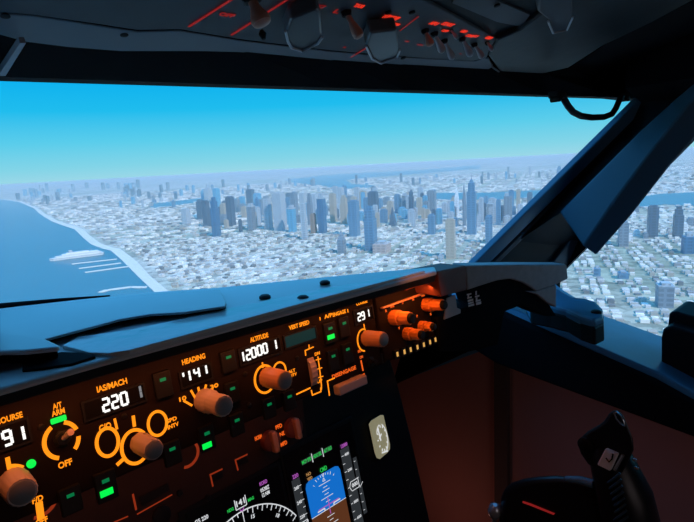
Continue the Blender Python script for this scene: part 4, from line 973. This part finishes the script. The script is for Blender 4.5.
mb = MB(); put_text(mb, FL, (nc[0], -.130), '141', .0075, .0125, .02, L2); mb.build('heading_number', M['s_white'], ns)
for du, tx in ((-.0155, 'HDG'), (.0155, 'MAG')): mb = MB(); put_text(mb, FL, (nc[0] + du, -.133), tx, .0042, .009, .03, L2); mb.build('heading_word', M['s_green'], ns)
ndl('heading_bug', 's_mag', [[(nc[0] - .003, -.1385), (nc[0], -.1425), (nc[0] + .003, -.1385)]], .0012)
for px, py, tx, m, w_ in ((260.5, 481.5, 'KORD', 's_mag', .012), (262, 487.5, '0538Z', 's_white', .014), (263, 492.5, '12 NM', 's_white', .012), (199, 518, 'GS 220', 's_white', .018)):
    mb = MB(); put_text(mb, FL, FL.uv(px, py), tx, .0052, w_, .02, L2); mb.build('data_text', M[m], ns)

# ---- oval clock
ck = thing('cockpit_clock', FL.at(379, 438), 'small pale-lit oblong clock on the black panel near its outboard edge', 'clock')
pix = [(368.5, 424), (371, 420.5), (380, 415), (383, 415), (389.5, 444), (389.5, 449), (387, 452.5), (379.5, 459), (376.5, 458), (374.5, 453)]
MB().prism([on(FL, x + (x - 379) * .12, y + (y - 437) * .06, .001) for x, y in pix], FL.N * .006).build('case', M['black'], ck, bevel=.002)
MB().prism([on(FL, x, y, .007) for x, y in pix], FL.N * .0016).build('dial', M['clock_face'], ck, bevel=.001)
mb = MB(); ccu, ccv = FL.uv(378.5, 437.5)
mb.ring(FL, (ccu, ccv), .024, .0012, 20, 170, off=.009, su=.5); mb.ring(FL, (ccu, ccv), .024, .0012, 300, 350, off=.009, su=.5); mb.build('minute_ring', M['s_white'], ck)
mb = MB()
for a in range(0, 360, 30): s_, c2 = sin(radians(a)) * .5, cos(radians(a)); line(mb, [(ccu + .018 * s_, ccv + .018 * c2), (ccu + .0225 * s_, ccv + .0225 * c2)], .0016, .009)
mb.build('minute_marks', M['s_white'], ck)
for px, py, a, b in ((374, 428, 377, 440), (377.5, 433, 375.5, 438), (378, 452, 384, 450)):
    mb = MB(); line(mb, [FL.uv(px, py), FL.uv(a, b)], .0022, .009); mb.build('clock_hand', M['s_white'], ck)

# ================================================================== FIRST OFFICER'S CONTROL WHEEL
YX = .75
def yx(x, y, dx=0.): return atX(x, y, YX + dx)
cw = thing('control_wheel', V3(.80, .36, -1.19), 'black control wheel with ribbed horn and pale thumb switch in front of the sidewall', 'control wheel')
MB().tube([V3(.80, .36, -1.19), V3(.80, .36, -.9), V3(.79, .35, -.62)], [.045, .04, .038], 24).build('column', M['yoke'], cw, smooth=True)
hub = [(498, 530), (500, 500), (503, 488), (512, 482), (524, 478), (540, 475.8), (556, 475), (568, 476), (594, 482), (602, 500), (606, 530), (602, 560), (560, 575), (515, 568)]
h_ = MB().prism([yx(x, y, 0) for x, y in hub], (yx(550, 510) - EYE).normalized() * .06).build('hub', M['yoke'], cw, bevel=.012, smooth=True, seg=4)
MB().tube([yx(566, 478.5, -.004), yx(580, 480, -.006), yx(594, 484, -.006)], [.004, .006, .007], 12).build('hub_highlight', M['post_light'], cw, smooth=True)  # bluish highlight on the hub, modelled as a pale bar
MB().prism([yx(x, y, -.0005) for x, y in ((523, 501), (531, 503.5), (555, 513.3), (554, 514.5), (530, 505), (523, 502.5))], Vector((-.0015, 0, 0))).build('red_reflection', M['red_dim'], h_)  # red reflection on the glossy hub, drawn as a dim glowing sliver
# horn: body, ribbed grip, head
MB().tube([yx(632, 590, .02), yx(632, 552, .02), yx(630, 520, .018), yx(624, 494, .012), yx(615, 470, .01), yx(608, 450, .008), yx(604, 436, .006)],
          [.030, .037, .040, .0385, .033, .028, .020], 28, up=(0, 1, 0)).build('horn', M['yoke'], cw, smooth=True)
mb = MB()
for i in range(8):
    y = 478 + i * 6.2; mb.tube([yx(606 + i * .9, y + 6, -.020), yx(613 + i, y + 1, -.027), yx(620 + i * 1.1, y - 5, -.024)], .0017, 8)
mb.build('grip_ribs', M['visor'], cw, smooth=True)
hd_ = [(577.5, 444), (581, 437), (588, 431), (598.6, 425), (604, 421), (610, 412), (616, 409.5), (622, 413), (626, 421), (629, 429), (633, 438), (634, 450), (622, 474), (604, 476), (588, 464), (581, 454)]
hb = MB().prism([yx(x, y, -.016) for x, y in hd_], (yx(606, 445) - EYE).normalized() * .055).build('horn_head', M['yoke'], cw, bevel=.009, smooth=True, seg=4)
sw = MB().prism([yx(x, y, -.018) for x, y in ((607, 447), (620, 452.5), (612, 469.5), (598.6, 463))], Vector((-.007, 0, 0))).build('thumb_switch', M['white_mark'], hb, bevel=.002)
MB().tube([yx(606, 458, -.0255), yx(609, 462, -.0255), yx(612, 459, -.0255), yx(613, 454, -.0255)], .0011, 8).build('switch_mark', M['black'], sw)
MB().tube([yx(623, 455, -.019), yx(614.5, 470, -.019)], .0022, 8).build('switch_rim', M['chrome'], hb, smooth=True)
lp = [(614, 413), (617, 412), (621, 416), (624, 421.5), (624.5, 426), (621, 424), (616.5, 419), (614, 413)]
MB().tube([yx(x, y, -.020) for x, y in lp], .0012, 8).build('button_ring', M['chrome'], hb, smooth=True)
MB().lathe(yx(586, 444, -.016), (-1, 0, 0), [(0, .011), (.004, .011), (.006, .008)], 28).build('side_button', M['black'], hb, smooth=True)
for x, y in ((634.5, 460), (636.5, 468)): MB().box(yx(x, y, -.012), (.003, .006, .004)).build('clip', M['chrome'], hb, bevel=.001)
# small ball lever left of the hub
MB().lathe(yx(494, 524, .01), (yx(495.5, 498, .0) - yx(494, 524, .01)), [(0, .004), (.018, .0045), (.022, .010), (.032, .0125), (.042, .010), (.047, .004)], 20).build('ball_lever', M['chrome'], cw, smooth=True)

# ================================================================== OVERHEAD PANEL
oh = thing('overhead_panel', FO.p(.5, -.02, .0), 'grey overhead switch panel with red legends above the windshield', 'switch panel')
def fo(x, y, w=0.): return on(FO, x, y, w)
plp = [(-160, -40), (0, 13), (35, 16), (100, 25), (138, 31), (180, 30), (240, 40), (330, 51), (400, 57), (470, 62), (487, 58), (497, 39), (432, 4), (360, -30), (200, -60)]
MB().prism([fo(x, y) for x, y in plp], FO.N * -.03).build('front_plate', M['overhead'], oh, bevel=.002)
lo_ = [(-200, 10), (0, 35), (21, 41), (69, 47), (121, 51), (200, 51), (240, 52), (330, 61), (400, 66), (485, 71), (494, 66)]
hi_ = [(-200, -40), (0, 12), (35, 15), (100, 25), (138, 31), (180, 30), (240, 40), (330, 51), (400, 57), (476, 61), (487, 57)]
rows(MB(), [[fo(*a, .001), fo(*b, .001), fo(*b, -.02), fo(*a, -.03)] for a, b in zip(lo_, hi_)]).build('front_rim', M['rim'], oh, bevel=.004)
MB().prism([fo(x, y, -.004) for x, y in ((360, -30), (432, 4), (497, 39), (520, 30), (640, -60), (500, -90), (300, -70))], FO.N * -.03).build('aft_plate', M['black'], oh, bevel=.002)
MB().prism([fo(x, y, -.001) for x, y in ((452, 3), (463, -12), (500, 2), (530, 15), (522, 27), (497, 22))], FO.N * -.006).build('grey_insert', M['overhead'], oh)
def otk(pix, wd, m='red_dim'): strip(MB(), FO, pix, wd, off=.0006).build('printed_line', M[m], oh)
otk(((189.5, 25.5), (231, -1)), .0030); otk(((232, 34), (287, -1)), .0030); otk(((351, 56.5), (367, 47)), .0020); otk(((400, 30), (418, 16)), .0014)
for x, y, tx, h, w_, m in ((227, 14.5, 'OFF', .007, .018, 'red_dim'), (316, 5, 'RETRACT', .006, .026, 'red_dim'), (337, 11, 'L', .008, .008, 'red_dim'), (359, 5.5, 'TAXI', .007, .014, 'red'), (345, 47, 'R', .004, .006, 'red_dim'),
                           (391, 17, 'TURNOFF', .009, .028, 'red'), (393, 24, 'OFF', .008, .022, 'red'), (434, 23, 'APU', .008, .016, 'red'), (448, 24, 'START', .008, .024, 'red'), (445, 30.5, 'OFF', .006, .014, 'red'),
                           (464, 31, 'GRD', .007, .014, 'red'), (470, 35.5, 'CONT', .007, .018, 'red'), (476, 36, 'FLT', .006, .010, 'red'), (489, 37.5, 'GRD', .008, .016, 'red'), (407, 41, 'ON', .004, .008, 'red_dim'), (420, 44.5, 'ON', .004, .013, 'red_dim'), (461, 53.5, 'L', .003, .008, 'red_dim')):
    mb = MB(); put_text(mb, FO, FO.uv(x, y), tx, h, w_, .04, .0006); o_ = mb.build('legend', M[m], oh)
for x, y in ((294, 5.5), (304, 2)): MB().lathe(fo(x, y), FO.N, [(0, .003), (.002, .003)], 14).build('lamp_dot', M['red'], oh)
for x, y in ((403, 57.5), (388, 12), (497, 5), (412, 12), (124, 34), (5, 15)): MB().lathe(fo(x, y), FO.N, [(0, .0042), (.0015, .0042), (.002, .003)], 16).build('panel_screw', M['black'], oh, smooth=True)
def paddle(pix, m='paddle'):
    base = [fo(x, y, 0) for x, y in pix]; c = sum(base, Vector()) / len(base)
    k = MB().prism([fo(x, y, .020) for x, y in pix], FO.N * -.018).build('switch_guard', M[m], oh, bevel=.003, smooth=True, seg=3); return k
def edge(pix, par): MB().tube([fo(x, y, .021) for x, y in pix], .0016, 8).build('guard_edge', M['paddle_edge'], par, smooth=True)
k = paddle([(291, 19), (317, 8.5), (321, 13), (322.5, 36), (318, 43), (302, 51.5), (291, 48), (285.5, 33)]); edge([(285.5, 31), (288, 42), (291.5, 48), (302, 51.5), (318, 43.5), (322.5, 37)], k)
k = paddle([(370, 33), (397, 30), (400, 50), (396.5, 58), (381, 63.5), (372, 59), (366, 46)]); edge([(366, 46), (372, 59), (381, 63.5), (397, 57.5), (400, 50)], k)
k = paddle([(540, -6), (572, -14), (573, 16), (567, 30), (553, 33), (548, 20), (538, 12)], 'overhead'); edge([(548, 21), (553, 33), (567, 30), (573, 17)], k)
def bat(bx_, by_, tx, ty, r, m='toggle', w=.03, tip=None):
    a, b = fo(bx_, by_, .0), fo(tx, ty, w); d = b - a
    k = MB().tube([a + d * t for t in (0, .35, .6, .8, .93, 1)], [r * .45, r * .5, r * .8, r, r * .9, r * .5], 20).build('toggle_switch', M[m], oh, smooth=True)
    MB().lathe(a, FO.N, [(0, r * 1.0), (.003, r * 1.0), (.005, r * .7)], 6).build('toggle_nut', M['black'], k)
    return k
M['toggle_orange'] = mat('tan_toggle_plastic', (.62, .30, .20), .4, .5)
k = bat(251, -2, 263, 25, .0108, 'toggle_orange'); MB().lathe(fo(262.5, 34, .029), FO.N, [(-.004, .002), (0, .0045), (.006, .002)], 12).build('toggle_tip', M['black'], k, smooth=True)
bat(346, 12, 360, 38, .0070, 'toggle_orange')
for a in ((425, 30, 431, 46, .0058, 'toggle_orange'), (434, 33, 443, 52, .0060), (444, 40, 453, 59, .0055), (462, 38, 471, 56, .0055), (474, 44, 483, 58, .0052), (451, 30, 457, 38, .003), (487, 42, 492, 50, .0035)): bat(*a, w=.022)
# fabric liner and black roof lining outboard of the panel
lf = [(488, 56), (500, 72), (542, 74), (569, 68), (603, 46), (653, 22), (694, 0), (760, -40), (640, -60), (520, 30), (497, 40)]
ln = MB().prism([fo(x, y, .004) for x, y in lf], FO.N * -.02).build('roof_liner', M['fabric'], None, bevel=.004); tag(ln, 'dark grained roof liner panel outboard of the overhead switch panel', 'liner')
mb = MB(); mb.prism([fo(x, y, -.012) for x, y in ((540, 76), (610, 88), (694, 100), (900, 130), (900, -60), (760, -40), (694, 0), (603, 46), (569, 68))], Vector((0, 0, .02))); struct(mb.build('ceiling_side', M['black_matte']))
mb = MB(); mb.tube([fo(x, y, .003) for x, y in ((488, 58), (491, 66), (500, 72.5), (520, 73.5), (542, 75), (580, 81), (640, 91), (694, 99))], .0016, 8); struct(mb.build('trim_11', M['rim']))
